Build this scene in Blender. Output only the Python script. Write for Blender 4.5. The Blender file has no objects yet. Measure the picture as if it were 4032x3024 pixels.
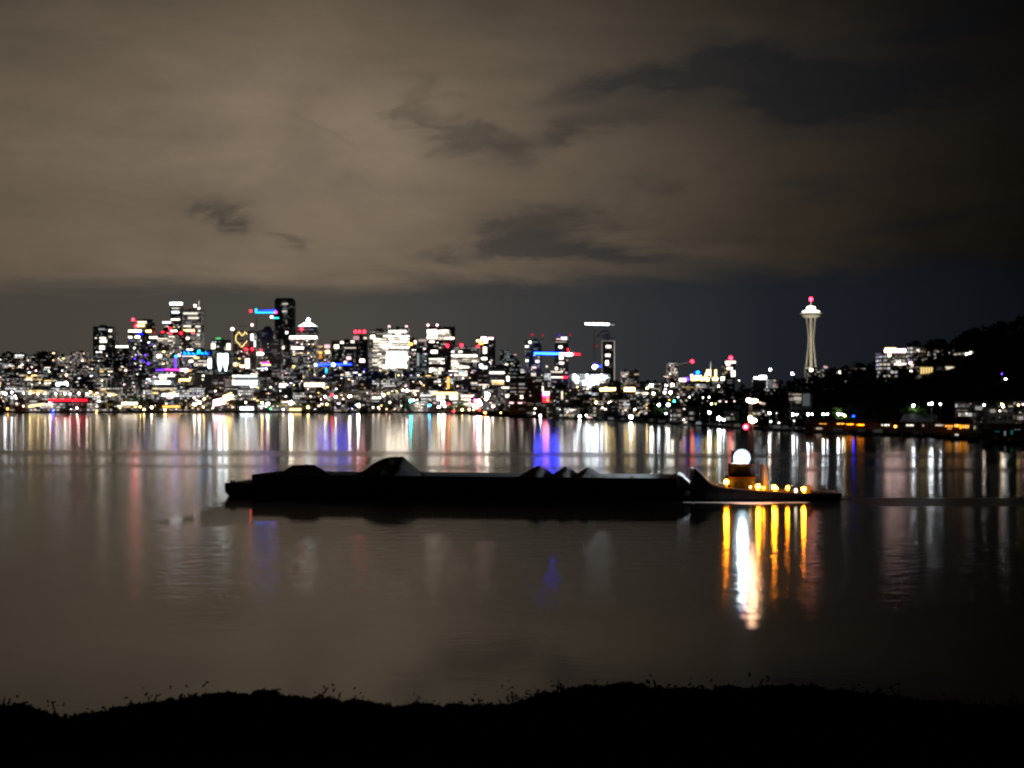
import bpy, math, random
from mathutils import Vector, Matrix
R = random.Random(7)
sc = bpy.context.scene
C = sc.collection

# ------------------------------------------------------------------ camera
F, HY, H0 = 6400.0, 1578.0, 15.5          # focal length in photo pixels, horizon row, camera height
cam = bpy.data.cameras.new('camera'); co = bpy.data.objects.new('camera', cam); C.objects.link(co)
co.location = (0, 0, H0); co.rotation_euler = (math.radians(90), 0, 0)
cam.sensor_width = 36; cam.sensor_fit = 'HORIZONTAL'; cam.lens = F/4032*36
cam.shift_y = (HY-1512)/4032; cam.clip_start = .2; cam.clip_end = 60000
cam.dof.use_dof = True; cam.dof.focus_distance = 35; cam.dof.aperture_fstop = 1.6
sc.camera = co

# ------------------------------------------------------------------ world: city-lit night clouds
def N(nt, t, **k):
    n = nt.nodes.new(t)
    for a, b in k.items(): setattr(n, a, b)
    return n
def sock(nt, i, v):
    if hasattr(v, 'is_linked') or isinstance(v, bpy.types.NodeSocket): nt.links.new(v, i)
    else: i.default_value = v
def mth(nt, op, a, b=None, c=None, clamp=False):
    n = N(nt, 'ShaderNodeMath', operation=op, use_clamp=clamp); sock(nt, n.inputs[0], a)
    if b is not None: sock(nt, n.inputs[1], b)
    if c is not None: sock(nt, n.inputs[2], c)
    return n.outputs[0]
def sstep(nt, v, a, b, lo=0., hi=1.):
    n = N(nt, 'ShaderNodeMapRange', interpolation_type='SMOOTHSTEP', clamp=True)
    sock(nt, n.inputs[0], v); n.inputs[1].default_value = a; n.inputs[2].default_value = b
    n.inputs[3].default_value = lo; n.inputs[4].default_value = hi
    return n.outputs[0]
def ramp(nt, v, pts, lo, hi):
    m = N(nt, 'ShaderNodeMapRange', clamp=True); sock(nt, m.inputs[0], v)
    m.inputs[1].default_value = lo; m.inputs[2].default_value = hi
    r = N(nt, 'ShaderNodeValToRGB'); nt.links.new(m.outputs[0], r.inputs[0]); cr = r.color_ramp
    while len(cr.elements) < len(pts): cr.elements.new(.5)
    for e, (p, c) in zip(cr.elements, pts):
        e.position = (p-lo)/(hi-lo); e.color = (*c, 1) if isinstance(c, tuple) else (c, c, c, 1)
    return r.outputs[0]
def mix(nt, f, a, b, blend='MIX'):
    n = N(nt, 'ShaderNodeMix', data_type='RGBA', blend_type=blend)
    sock(nt, n.inputs[0], f); sock(nt, n.inputs[6], a); sock(nt, n.inputs[7], b)
    return n.outputs[2]
def comb(nt, x, y, z):
    n = N(nt, 'ShaderNodeCombineXYZ')
    for i, v in enumerate((x, y, z)): sock(nt, n.inputs[i], v)
    return n.outputs[0]
def noise(nt, vec, scale, detail=4, rough=.55, dist=0.):
    n = N(nt, 'ShaderNodeTexNoise'); sock(nt, n.inputs['Vector'], vec); n.inputs['Scale'].default_value = scale
    n.inputs['Detail'].default_value = detail; n.inputs['Roughness'].default_value = rough; n.inputs['Distortion'].default_value = dist
    return n.outputs['Fac']

world = bpy.data.worlds.new('World'); sc.world = world; world.use_nodes = True
nt = world.node_tree; nt.nodes.clear()
tc = N(nt, 'ShaderNodeTexCoord'); sp = N(nt, 'ShaderNodeSeparateXYZ'); nt.links.new(tc.outputs['Generated'], sp.inputs[0])
az = mth(nt, 'ARCTAN2', sp.outputs[0], sp.outputs[1])
el = mth(nt, 'ARCSINE', sp.outputs[2])
# px in the photo ~ 2016 + 6400*tan(az); el 0.245 at the top edge
base = comb(nt, mth(nt, 'MULTIPLY', az, 1.0), mth(nt, 'MULTIPLY', el, 2.2), 0.)
n1 = noise(nt, base, 5.5, 5, .55, .9)
n2 = noise(nt, base, 16., 5, .6, .6)
n3 = noise(nt, comb(nt, mth(nt, 'MULTIPLY', az, 1.), mth(nt, 'MULTIPLY', el, 4.5), 3.7), 9., 5, .6, .5)
waz = mth(nt, 'ADD', az, mth(nt, 'MULTIPLY', mth(nt, 'SUBTRACT', n2, .5), .14))
wel = mth(nt, 'ADD', el, mth(nt, 'MULTIPLY', mth(nt, 'SUBTRACT', n3, .5), .045))
glow = ramp(nt, az, [(-1.6, .02), (-.75, .10), (-.30, .38), (-.15, .60), (-.07, .55), (0., .39), (.09, .235), (.16, .115), (.24, .042), (.31, .017), (.9, .012), (1.6, .008)], -1.6, 1.6)
elf = ramp(nt, el, [(0., .5), (.04, .6), (.075, .82), (.11, .86), (.15, 1.), (.19, .86), (.24, .52), (.5, .34), (1.57, .12)], 0., 1.571)
var = mth(nt, 'ADD', .30, mth(nt, 'MULTIPLY', mth(nt, 'ADD', mth(nt, 'MULTIPLY', n1, .9), mth(nt, 'ADD', mth(nt, 'MULTIPLY', n2, .35), mth(nt, 'MULTIPLY', n3, .5))), .8))
lum = mth(nt, 'MULTIPLY', mth(nt, 'MULTIPLY', glow, elf), var)
lum = mth(nt, 'MULTIPLY', lum, .37)
ccol = mix(nt, n3, (1., .78, .56, 1), (1., .745, .52, 1))
cloud = N(nt, 'ShaderNodeVectorMath', operation='SCALE'); nt.links.new(ccol, cloud.inputs[0]); nt.links.new(lum, cloud.inputs['Scale'])
clear = ramp(nt, az, [(-1.6, (.004, .004, .005)), (-.7, (.02, .018, .016)), (-.3, (.072, .065, .052)), (-.1, (.082, .073, .062)), (-.01, (.058, .055, .053)), (.07, (.034, .037, .042)), (.16, (.0150, .0185, .0245)), (.24, (.0085, .0108, .015)), (.32, (.0035, .0048, .0060)), (1.6, (.002, .002, .003))], -1.6, 1.6)
# the cloud deck's lower edge, and rifts in it
edge = mth(nt, 'ADD', .069, mth(nt, 'MULTIPLY', sstep(nt, az, -.1, .22), .010))
m = sstep(nt, mth(nt, 'SUBTRACT', wel, edge), -.010, .016)
def rift(px, py, rx, ry, rot=0., amt=1.):
    a0 = math.atan((px-2016)/F); e0 = math.atan((HY-py)/F); rx = rx/F; ry = ry/F
    dx = mth(nt, 'SUBTRACT', waz, a0); dy = mth(nt, 'SUBTRACT', wel, e0); cs, sn = math.cos(rot), math.sin(rot)
    u = mth(nt, 'ADD', mth(nt, 'MULTIPLY', dx, cs/rx), mth(nt, 'MULTIPLY', dy, sn/rx))
    v = mth(nt, 'ADD', mth(nt, 'MULTIPLY', dx, -sn/ry), mth(nt, 'MULTIPLY', dy, cs/ry))
    d = mth(nt, 'ADD', mth(nt, 'MULTIPLY', u, u), mth(nt, 'MULTIPLY', v, v))
    return mth(nt, 'MULTIPLY', mth(nt, 'POWER', 2.718, mth(nt, 'MULTIPLY', d, -1.)), amt)
rs = None
for a in [(3250, 330, 900, 260, 0., .42), (860, 885, 110, 48, -.2, .95), (1130, 925, 110, 24, -.3, .6), (2130, 890, 230, 60, .2, .85), (2420, 985, 440, 38, -.08, 1.15), (1900, 985, 260, 26, .05, .5), (3650, 880, 300, 40, .1, .5),
          (3060, 300, 400, 95, -.25, 1.15), (2480, 330, 330, 55, .2, .6), (3350, 400, 460, 80, .1, .9), (1720, 470, 190, 70, -.75, .55), (1960, 600, 190, 50, -.35, .45), (2250, 500, 330, 45, .15, .65), (1300, 520, 150, 30, -.9, .15), (3850, 120, 300, 70, .1, .8),
          (2600, 340, 300, 60, .15, .6), (2550, 730, 120, 30, 0., .3), (3300, 760, 260, 30, .1, .35)]:
    r = rift(*a); rs = r if rs is None else mth(nt, 'ADD', rs, r)
rs = mth(nt, 'MULTIPLY', rs, mth(nt, 'ADD', .45, mth(nt, 'MULTIPLY', n3, 1.1)), clamp=True)
m = mth(nt, 'MULTIPLY', m, mth(nt, 'SUBTRACT', 1., mth(nt, 'MULTIPLY', rs, .76)))
dark = N(nt, 'ShaderNodeVectorMath', operation='SCALE'); nt.links.new(clear, dark.inputs[0]); nt.links.new(sstep(nt, el, .05, .12, .86, .5), dark.inputs['Scale'])
col = mix(nt, m, dark.outputs[0], cloud.outputs[0])
sky = N(nt, 'ShaderNodeTexSky', sky_type='NISHITA', sun_disc=False, sun_elevation=math.radians(-10), sun_rotation=math.radians(60))
skys = N(nt, 'ShaderNodeVectorMath', operation='SCALE'); nt.links.new(sky.outputs[0], skys.inputs[0]); skys.inputs['Scale'].default_value = .05
add = N(nt, 'ShaderNodeVectorMath', operation='ADD'); nt.links.new(col, add.inputs[0]); nt.links.new(skys.outputs[0], add.inputs[1])
bg = N(nt, 'ShaderNodeBackground'); nt.links.new(add.outputs[0], bg.inputs[0]); bg.inputs[1].default_value = 1.
wo = N(nt, 'ShaderNodeOutputWorld'); nt.links.new(bg.outputs[0], wo.inputs[0])

sc.view_settings.view_transform = 'Standard'; sc.view_settings.look = 'None'
sc.view_settings.exposure = 0; sc.view_settings.gamma = 1
cy = sc.cycles
sc.render.engine = 'CYCLES'
cy.use_denoising = True; cy.max_bounces = 5; cy.diffuse_bounces = 2; cy.glossy_bounces = 3; cy.transmission_bounces = 2
cy.filter_width = 1.9; cy.sample_clamp_indirect = 0; cy.sample_clamp_direct = 0; cy.blur_glossy = 0
cy.use_light_tree = True; cy.caustics_reflective = True

# ------------------------------------------------------------------ helpers
def X(px, D): return (px-2016)/F*D
def Z(py, D): return H0+(HY-py)/F*D
def interp(pts, x):
    if x <= pts[0][0]: return pts[0][1]
    for (a, b), (c, d) in zip(pts, pts[1:]):
        if x <= c: return b+(d-b)*(x-a)/(c-a)
    return pts[-1][1]
def ss(a, b, x):
    t = min(1, max(0, (x-a)/(b-a))); return t*t*(3-2*t)

class MB:
    def __init__(s): s.v = []; s.f = []
    def add(s, vs, fs):
        o = len(s.v); s.v += [tuple(v) for v in vs]; s.f += [tuple(i+o for i in f) for f in fs]; return s
    def box(s, x0, x1, y0, y1, z0, z1, top=1., M=None):
        cx, cyy = (x0+x1)/2, (y0+y1)/2
        vs = [(x0, y0, z0), (x1, y0, z0), (x1, y1, z0), (x0, y1, z0)]
        vs += [(cx+(x-cx)*top, cyy+(y-cyy)*top, z1) for x, y, _ in vs]
        if M: vs = [M @ Vector(v) for v in vs]
        return s.add(vs, [(0, 3, 2, 1), (4, 5, 6, 7), (0, 1, 5, 4), (1, 2, 6, 5), (2, 3, 7, 6), (3, 0, 4, 7)])
    def beam(s, p, q, w, h=None, w2=None):
        h = h or w; w2 = w2 or w
        p, q = Vector(p), Vector(q); d = (q-p).normalized()
        u = d.cross(Vector((0, 0, 1)))
        u = Vector((1, 0, 0)) if u.length < 1e-3 else u.normalized()
        t = u.cross(d)
        vs = [p+u*a*w/2+t*b*h/2 for a, b in ((-1, -1), (1, -1), (1, 1), (-1, 1))] + [q+u*a*w2/2+t*b*h*w2/w/2 for a, b in ((-1, -1), (1, -1), (1, 1), (-1, 1))]
        return s.add(vs, [(0, 1, 2, 3), (7, 6, 5, 4), (0, 4, 5, 1), (1, 5, 6, 2), (2, 6, 7, 3), (3, 7, 4, 0)])
    def tube(s, p, q, r0, r1=None, n=8):
        r1 = r0 if r1 is None else r1
        p, q = Vector(p), Vector(q); d = (q-p).normalized(); u = d.orthogonal().normalized(); t = d.cross(u)
        vs = [p+(u*math.cos(a)+t*math.sin(a))*r0 for a in [i*2*math.pi/n for i in range(n)]]
        vs += [q+(u*math.cos(a)+t*math.sin(a))*r1 for a in [i*2*math.pi/n for i in range(n)]]
        return s.add(vs, [(i, (i+1) % n, n+(i+1) % n, n+i) for i in range(n)]+[tuple(range(n))[::-1], tuple(range(n, 2*n))])
    def lathe(s, prof, n=32, c=(0, 0, 0)):
        vs = []; fs = []
        for r, z in prof: vs += [(c[0]+r*math.cos(i*2*math.pi/n), c[1]+r*math.sin(i*2*math.pi/n), c[2]+z) for i in range(n)]
        for k in range(len(prof)-1):
            fs += [(k*n+i, k*n+(i+1) % n, (k+1)*n+(i+1) % n, (k+1)*n+i) for i in range(n)]
        fs += [tuple(range(n))[::-1], tuple((len(prof)-1)*n+i for i in range(n))]
        return s.add(vs, fs)
    def ball(s, c, r, n=10, sz=1.):
        return s.lathe([(max(.001, r*math.sin(math.pi*i/6)), -r*sz*math.cos(math.pi*i/6)) for i in range(7)], n, c)
    def mesh(s, name, mat):
        me = bpy.data.meshes.new(name); me.from_pydata(s.v, [], s.f); me.materials.append(mat); me.update(); return me
    def build(s, name, mat, parent=None, loc=None, smooth=False):
        me = s.mesh(name, mat)
        if smooth: me.shade_smooth()
        return link(name, me, parent, loc)
def link(name, me, parent=None, loc=None, scale=None, rz=0):
    o = bpy.data.objects.new(name, me); C.objects.link(o)
    if parent: o.parent = parent
    if loc is not None: o.location = loc
    if scale is not None: o.scale = scale
    if rz: o.rotation_euler.z = rz
    return o
LAB = set()
def tag(o, label, cat, group=None, kind=None):
    if label in LAB and kind is None: print('DUPLICATE LABEL', label)
    LAB.add(label); o['label'] = label; o['category'] = cat
    if group: o['group'] = group
    if kind: o['kind'] = kind
    return o
def thing(name, label, cat, loc, rz=0, group=None):
    o = bpy.data.objects.new(name, None); C.objects.link(o); o.location = loc; o.rotation_euler.z = rz
    o.empty_display_size = .5
    return tag(o, label, cat, group)

# ------------------------------------------------------------------ materials
def mat(name, col, rough=.8, metal=0., vary=.25, scale=.6):
    m = bpy.data.materials.new(name); m.use_nodes = True; t = m.node_tree; b = t.nodes['Principled BSDF']
    g = N(t, 'ShaderNodeTexCoord'); f = noise(t, g.outputs['Object'], scale, 4, .6)
    c = mix(t, f, tuple(x*(1-vary) for x in col)+(1,), tuple(min(1, x*(1+vary)) for x in col)+(1,))
    t.links.new(c, b.inputs['Base Color']); b.inputs['Roughness'].default_value = rough; b.inputs['Metallic'].default_value = metal; b.inputs['Specular IOR Level'].default_value = 0. if 'tug_house' in name or 'leaf' in name or 'foliage' in name or 'soil' in name or 'ground' in name else .5
    return m
_em = {}
COL = dict(h=(1., .58, .34), l=(.72, .60, 1.), F=(.62, .86, 1.), w=(1., .87, .70), W=(.86, .95, 1.), y=(1., .70, .25), o=(1., .38, .06), r=(1., .012, .03), b=(.003, .018, 1.), c=(.01, .42, 1.), p=(.14, .035, 1.),
           m=(1., .05, .50), g=(.15, 1., .30), k=(1., .60, .62), a=(1., .26, .006), t=(.03, .85, .75), G=(.55, .9, .2))
def em(c, E, sample=None):
    k = (c, E)
    if k in _em: return _em[k]
    m = bpy.data.materials.new('light_'+c); m.use_nodes = True; t = m.node_tree; t.nodes.clear()
    e = N(t, 'ShaderNodeEmission'); e.inputs[0].default_value = (*COL[c], 1); e.inputs[1].default_value = E
    o = N(t, 'ShaderNodeOutputMaterial'); t.links.new(e.outputs[0], o.inputs[0])
    m.cycles.emission_sampling = 'FRONT' if (sample if sample is not None else E >= 25) else 'NONE'
    _em[k] = m; return m
_cube = {}
def cube(c, E):
    if (c, E) not in _cube: _cube[(c, E)] = MB().box(-.5, .5, -.5, .5, -.5, .5).mesh('lit_window', em(c, E))
    return _cube[(c, E)]
_ball = {}
def ballm(c, E, n=12):
    if (c, E) not in _ball: _ball[(c, E)] = MB().ball((0, 0, 0), 1., n).mesh('lamp_globe', em(c, E))
    return _ball[(c, E)]

def facade(name, wall, dens, E, tint=(1., .86, .66), w=3.6, h=3.7, run=3.):
    """wall with a grid of windows; some glow dimly, which also fills in for street light on the walls"""
    m = bpy.data.materials.new(name); m.use_nodes = True; t = m.node_tree; b = t.nodes['Principled BSDF']
    g = N(t, 'ShaderNodeTexCoord'); s = N(t, 'ShaderNodeSeparateXYZ'); t.links.new(g.outputs['Object'], s.inputs[0])
    oi = N(t, 'ShaderNodeObjectInfo'); rnd = mth(t, 'MULTIPLY', oi.outputs['Random'], 91.)
    u = mth(t, 'DIVIDE', mth(t, 'ADD', s.outputs[0], s.outputs[1]), w); v = mth(t, 'DIVIDE', s.outputs[2], h)
    fu, fv = mth(t, 'FRACT', u), mth(t, 'FRACT', v)
    cu, cv = mth(t, 'FLOOR', u), mth(t, 'FLOOR', v)
    win = mth(t, 'MULTIPLY', mth(t, 'MULTIPLY', mth(t, 'GREATER_THAN', fu, .14), mth(t, 'LESS_THAN', fu, .86)),
              mth(t, 'MULTIPLY', mth(t, 'GREATER_THAN', fv, .28), mth(t, 'LESS_THAN', fv, .80)))
    nn = N(t, 'ShaderNodeNewGeometry'); sn = N(t, 'ShaderNodeSeparateXYZ'); t.links.new(nn.outputs['Normal'], sn.inputs[0])
    win = mth(t, 'MULTIPLY', win, mth(t, 'LESS_THAN', mth(t, 'ABSOLUTE', sn.outputs[2]), .5))
    wn = N(t, 'ShaderNodeTexWhiteNoise', noise_dimensions='3D'); t.links.new(comb(t, cu, cv, rnd), wn.inputs['Vector'])
    wr = N(t, 'ShaderNodeTexWhiteNoise', noise_dimensions='3D'); t.links.new(comb(t, mth(t, 'FLOOR', mth(t, 'DIVIDE', u, run)), cv, rnd), wr.inputs['Vector'])
    v1 = mth(t, 'ADD', mth(t, 'MULTIPLY', wn.outputs['Value'], .5), mth(t, 'MULTIPLY', wr.outputs['Value'], .5))
    lit = sstep(t, v1, 1-dens, 1.-dens*.25)
    lit = mth(t, 'MULTIPLY', mth(t, 'MULTIPLY', lit, lit), win)
    wc = N(t, 'ShaderNodeTexWhiteNoise', noise_dimensions='3D'); t.links.new(comb(t, cv, rnd, cu), wc.inputs['Vector'])
    ec = mix(t, wc.outputs['Value'], (*tint, 1), (.85, .92, 1., 1))
    t.links.new(ec, b.inputs['Emission Color']); t.links.new(mth(t, 'MULTIPLY', lit, E*.8), b.inputs['Emission Strength'])  # glow also makes up for street light missing on the walls
    gl = mix(t, win, (*wall, 1), (.02, .025, .03, 1)); t.links.new(gl, b.inputs['Base Color'])
    t.links.new(mth(t, 'SUBTRACT', .85, mth(t, 'MULTIPLY', win, .65)), b.inputs['Roughness'])
    m.cycles.emission_sampling = 'NONE'
    return m
FAC = dict(
    off=facade('office_facade', (.34, .30, .27), .75, .75),
    offb=facade('lit_office_facade', (.38, .34, .30), .85, 1.7, run=5.),
    res=facade('apartment_facade', (.34, .27, .22), .75, .8, (1., .75, .45), 3.2, 3.1, 1.),
    drk=facade('dark_glass_facade', (.10, .115, .135), .5, .35, w=4.),
    blk=facade('black_tower_facade', (.075, .08, .095), .3, .18, w=4.),
    brn=facade('brown_band_facade', (.34, .24, .18), .5, .45, (1., .7, .45), 9., 4.2),
    hse=facade('house_facade', (.34, .29, .25), .6, .7, (1., .78, .45), 3., 3., 1.),
    tea=facade('teal_glass_facade', (.10, .15, .15), .6, .35, (.7, 1., .95)),
    hil=facade('hillside_facade', (.42, .37, .28), .95, 1., (1., .80, .5), 3., 3.1, 1.),  # window glow raised in place of street lamps lighting these walls
    gry=facade('pale_concrete_facade', (.42, .41, .40), .45, .3))
M_ROOF = mat('roof_felt', (.06, .055, .05)); M_CONC = mat('concrete', (.32, .31, .29)); M_STEEL = mat('painted_steel', (.25, .25, .26), .5)
M_DARK = mat('dark_paint', (.03, .03, .032), .6); M_BARK = mat('bark', (.06, .045, .03)); M_WHITE = mat('white_paint', (.78, .77, .73), .5, vary=.06)
M_LEAF = mat('foliage', (.045, .07, .025), .7, vary=.5); M_LEAF_LIT = mat('lamplit_foliage', (.09, .16, .04), .7, vary=.5); M_LEAF2 = mat('dark_foliage', (.035, .055, .028), .8, vary=.4)  # second foliage green is painted brighter to look lamplit
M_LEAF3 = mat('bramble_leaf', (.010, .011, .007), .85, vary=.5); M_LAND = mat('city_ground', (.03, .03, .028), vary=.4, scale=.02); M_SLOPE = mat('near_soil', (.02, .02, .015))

# ------------------------------------------------------------------ terrain and shore
SHORE = [(-6000, 1900), (-1500, 2110), (1750, 2110), (1900, 1650), (2150, 1480), (2350, 1330), (2600, 1130), (2800, 980), (3000, 880), (3300, 800), (3560, 735), (3850, 650), (4100, 560), (4600, 430), (6500, 330)]
def shore(px): return interp(SHORE, px)
RIDGE = [(2500, 0), (2700, 8), (2900, 15), (3100, 22), (3300, 26), (3420, 32), (3560, 44), (3650, 52), (3750, 60), (3900, 70), (4050, 80), (4600, 100), (8000, 110)]
def terr(px, D):
    s = shore(px)
    z = 1.2 + .011*max(0, D-2350)*(1-ss(2500, 3000, px))
    z += 92*ss(700, -400, px)*ss(2350, 3300, D)
    z += interp(RIDGE, px)*ss(s+60, 1480, D)*(1-.25*ss(1700, 2600, D))
    if px > 2900: z -= 0
    return z
mb = MB()
cols = [-6000, -4500, -3200, -2400, -1800, -1300, -900, -600]+list(range(-400, 4700, 60))+[4800, 5000, 5300, 5700, 6100, 6500, 7200, 8000]
rows = [0, 15, 60, 130, 220, 320, 450, 600, 760, 920, 1100, 1400, 1800, 2400, 3500, 6000, 12000, 24000]
for px in cols:
    s = shore(px)
    mb.v.append((X(px, s), s, -2.))
    for r in rows: D = s+r; mb.v.append((X(px, D), D, terr(px, D)))
n = len(rows)+1
for i in range(len(cols)-1):
    for j in range(n-1): a = i*n+j; mb.f.append((a, a+n, a+n+1, a+1))
o = mb.build('land', M_LAND); o['kind'] = 'structure'

# water
wm = bpy.data.materials.new('lake_water'); wm.use_nodes = True; t = wm.node_tree; b = t.nodes['Principled BSDF']
g = N(t, 'ShaderNodeTexCoord'); P = g.outputs['Object']; s = N(t, 'ShaderNodeSeparateXYZ'); t.links.new(P, s.inputs[0])
b.inputs['Base Color'].default_value = (.006, .008, .009, 1); b.inputs['IOR'].default_value = 1.33
wob = mth(t, 'MULTIPLY', mth(t, 'SUBTRACT', noise(t, P, .006, 2), .5), 60.)
yy = mth(t, 'ADD', mth(t, 'ADD', s.outputs[1], mth(t, 'MULTIPLY', s.outputs[0], .10)), wob)
rf = ramp(t, yy, [(0, .06), (108, .06), (124, .14), (240, .145), (300, .122), (352, .112), (362, .19), (378, .19), (392, .118), (440, .118), (452, .20), (486, .20), (500, .108), (700, .100), (1100, .098), (2200, .085)], 0, 2200)
wx = mth(t, 'ADD', s.outputs[0], mth(t, 'MULTIPLY', mth(t, 'SUBTRACT', noise(t, P, .15, 2), .5), 5.))
wy = mth(t, 'ADD', s.outputs[1], mth(t, 'MULTIPLY', mth(t, 'SUBTRACT', noise(t, P, .12, 3), .5), 16.))
lee = mth(t, 'MULTIPLY', mth(t, 'MULTIPLY', sstep(t, wx, -47, -42), sstep(t, wx, 28, 24)), sstep(t, wy, 196, 212))   # flat water in the lee of the barge
lee = mth(t, 'MULTIPLY', lee, sstep(t, s.outputs[1], 300, 285))
keep = mth(t, 'SUBTRACT', 1., mth(t, 'MULTIPLY', lee, .8)); rfc = mth(t, 'MULTIPLY', rf, mth(t, 'SUBTRACT', 1., mth(t, 'MULTIPLY', lee, .62)))
wk = mth(t, 'MULTIPLY', mth(t, 'MULTIPLY', sstep(t, s.outputs[1], 236, 241), sstep(t, s.outputs[1], 262, 257)), sstep(t, wx, 40, 60))   # churned strip off the tug's stern
rfc = mth(t, 'ADD', rfc, mth(t, 'MULTIPLY', wk, .22))
cm = comb(t, mth(t, 'MULTIPLY', s.outputs[0], 1.), s.outputs[1], 0.)
hsum = mth(t, 'ADD', noise(t, cm, .42, 3, .5), mth(t, 'MULTIPLY', noise(t, cm, 1.7, 2, .5), .22))
bp = N(t, 'ShaderNodeBump'); bp.inputs['Strength'].default_value = 1.
t.links.new(hsum, bp.inputs['Height'])
t.links.new(mth(t, 'MULTIPLY', keep, ramp(t, s.outputs[1], [(0, .008), (106, .008), (126, .05), (230, .05), (330, .022), (600, .010), (1200, .004), (2200, .002)], 0, 2200)), bp.inputs['Distance'])
t.nodes.remove(b); df = N(t, 'ShaderNodeBsdfDiffuse'); df.inputs[0].default_value = (.006, .008, .009, 1)
g1 = N(t, 'ShaderNodeBsdfAnisotropic', distribution='BECKMANN'); g2 = N(t, 'ShaderNodeBsdfAnisotropic', distribution='BECKMANN')
for q in (g1, g2): q.inputs['Color'].default_value = (.84, .84, .83, 1); t.links.new(bp.outputs[0], q.inputs['Normal'])
t.links.new(rfc, g1.inputs['Roughness']); g2.inputs['Roughness'].default_value = .26
ms = N(t, 'ShaderNodeMixShader'); t.links.new(sstep(t, s.outputs[1], 108, 135, .008, .07), ms.inputs[0]); t.links.new(g1.outputs[0], ms.inputs[1]); t.links.new(g2.outputs[0], ms.inputs[2])
fr = N(t, 'ShaderNodeFresnel'); fr.inputs[0].default_value = 1.33
mf = N(t, 'ShaderNodeMixShader'); t.links.new(fr.outputs[0], mf.inputs[0]); t.links.new(df.outputs[0], mf.inputs[1]); t.links.new(ms.outputs[0], mf.inputs[2])
t.links.new(mf.outputs[0], [n_ for n_ in t.nodes if n_.type == 'OUTPUT_MATERIAL'][0].inputs[0])
mb = MB().add([(-9000, 20, 0), (9000, 20, 0), (9000, 2600, 0), (-9000, 2600, 0)], [(0, 1, 2, 3)])
o = mb.build('water', wm); o['kind'] = 'structure'

# near slope under the brambles
mb = MB(); xs = [i*6-60 for i in range(21)]; ys = [(-30, 14.2), (2, 13.8), (9, 13.0), (16, 12.2), (20, 11.45), (26, 10.3), (60, 3.2), (74, -1.5)]
for x in xs:
    for y, z in ys: mb.v.append((x, y, z+R.uniform(-.15, .15)))
for i in range(20):
    for j in range(7): a = i*8+j; mb.f.append((a, a+8, a+9, a+1))
o = mb.build('hill_slope', M_SLOPE); o['kind'] = 'structure'

# ------------------------------------------------------------------ landmarks for labels
LM = [(0, 'the far left hillside'), (120, 'the far left hill lights'), (230, 'the red lit waterfront sign'), (400, 'the dark square tower'), (555, 'the round topped tower'), (690, 'the purple lit crane'),
      (770, 'the tall paired towers'), (870, 'the twin white light shafts'), (955, 'the heart lit building'), (1115, 'the tall black slab tower'), (1210, 'the pyramid topped tower'),
      (1315, 'the long blue crane jib'), (1415, 'the three beacon tower'), (1530, 'the brightest office tower'), (1735, 'the glowing topped tower'), (1830, 'the striped office block'),
      (1912, 'the orange topped tower'), (2010, 'the dark wedge tower'), (2075, 'the brown banded block'), (2190, 'the blue white red crane'), (2330, 'the white lit crane'), (2480, 'the yellow roof sign'),
      (2645, 'the small speckled tower'), (2750, 'the blue dome light'), (2872, 'the stubby red beacon tower'), (3000, 'the tugboat mast'), (3193, 'the saucer topped tower'), (3350, 'the green lit trees'),
      (3520, 'the roof lit hillside block'), (3700, 'the lit hillside garage'), (3900, 'the right hillside houses')]
def where(px):
    k = min(LM, key=lambda l: abs(l[0]-px)); d = px-k[0]
    return ('left of ' if d < -18 else 'right of ' if d > 18 else 'below ')+k[1]
def uniq(base, px, sep=' '):
    l = base+sep+where(px)
    if l not in LAB and len(l.split()) < 17: return l
    for w in ('next one', 'wider one', 'smaller one', 'dimmer one', 'last one'):
        q = base+', '+w+sep+where(px)
        if q not in LAB and len(q.split()) < 17: return q
    ks = sorted(LM, key=lambda l: abs(l[0]-px))[1:6]
    for k in ks:
        q = base+sep+'near '+k[1]
        if q not in LAB and len(q.split()) < 17: return q
    return base+sep+where(px)+' %s' % R.choice(['again'])

# ------------------------------------------------------------------ buildings
def lights(root, cx, D, z0, L, name='lit_window', yoff=-.3):
    """L: (kind, x0, y0, x1, y1, colour, E) in photo pixels on the facade plane of this building"""
    for l in L:
        k, x0, y0, x1, y1, c, E = l[:7]
        def put(a0, b0, a1, b1, c, E, nm=name):
            link(nm, cube(c, E), root, (X((a0+a1)/2, D)-cx, yoff, Z((b0+b1)/2, D)-z0), (abs(a1-a0)/F*D, .4, abs(b1-b0)/F*D))
        if k == 'r' and len(l) == 7 and x1-x0 > 30 and y1-y0 > 9:
            q = y0
            while q < y1-1:
                a = x0
                while a < x1-1.5:
                    w = R.uniform(5, 22); put(a, q, min(a+w, x1), min(q+3.4, y1), c, E*R.choice((.25, .6, 1., 1.)), name); a += w+R.uniform(.6, 2)
                q += 4.6
        elif k == 'r': put(x0, y0, x1, y1, c, E, l[7] if len(l) > 7 else name)
        elif k == 's':       # scatter: n lights
            for _ in range(l[7]):
                w = R.choice((3, 4, 5, 6, 9)); h = R.choice((2, 2.6, 3.4)); a = R.uniform(x0, max(x0+.1, x1-w)); q = R.uniform(y0, y1-h)
                q = y0+round((q-y0)/7)*7
                put(a, q, min(a+w, x1), q+h, R.choice(c), E*R.choice((.08, .14, .25, .4, .7, 1.1, 1.8)))
        elif k == 'g':       # rows of lit floors broken into runs
            q = y0; st = l[7]
            while q < y1:
                a = x0
                while a < x1-2:
                    w = R.uniform(8, 30)
                    if R.random() < l[8]: put(a, q, min(a+w, x1), q+st*.42, R.choice(c), E*R.choice((.15, .3, .5, .8)))
                    a += w+R.uniform(1, 3)
                q += st
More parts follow.
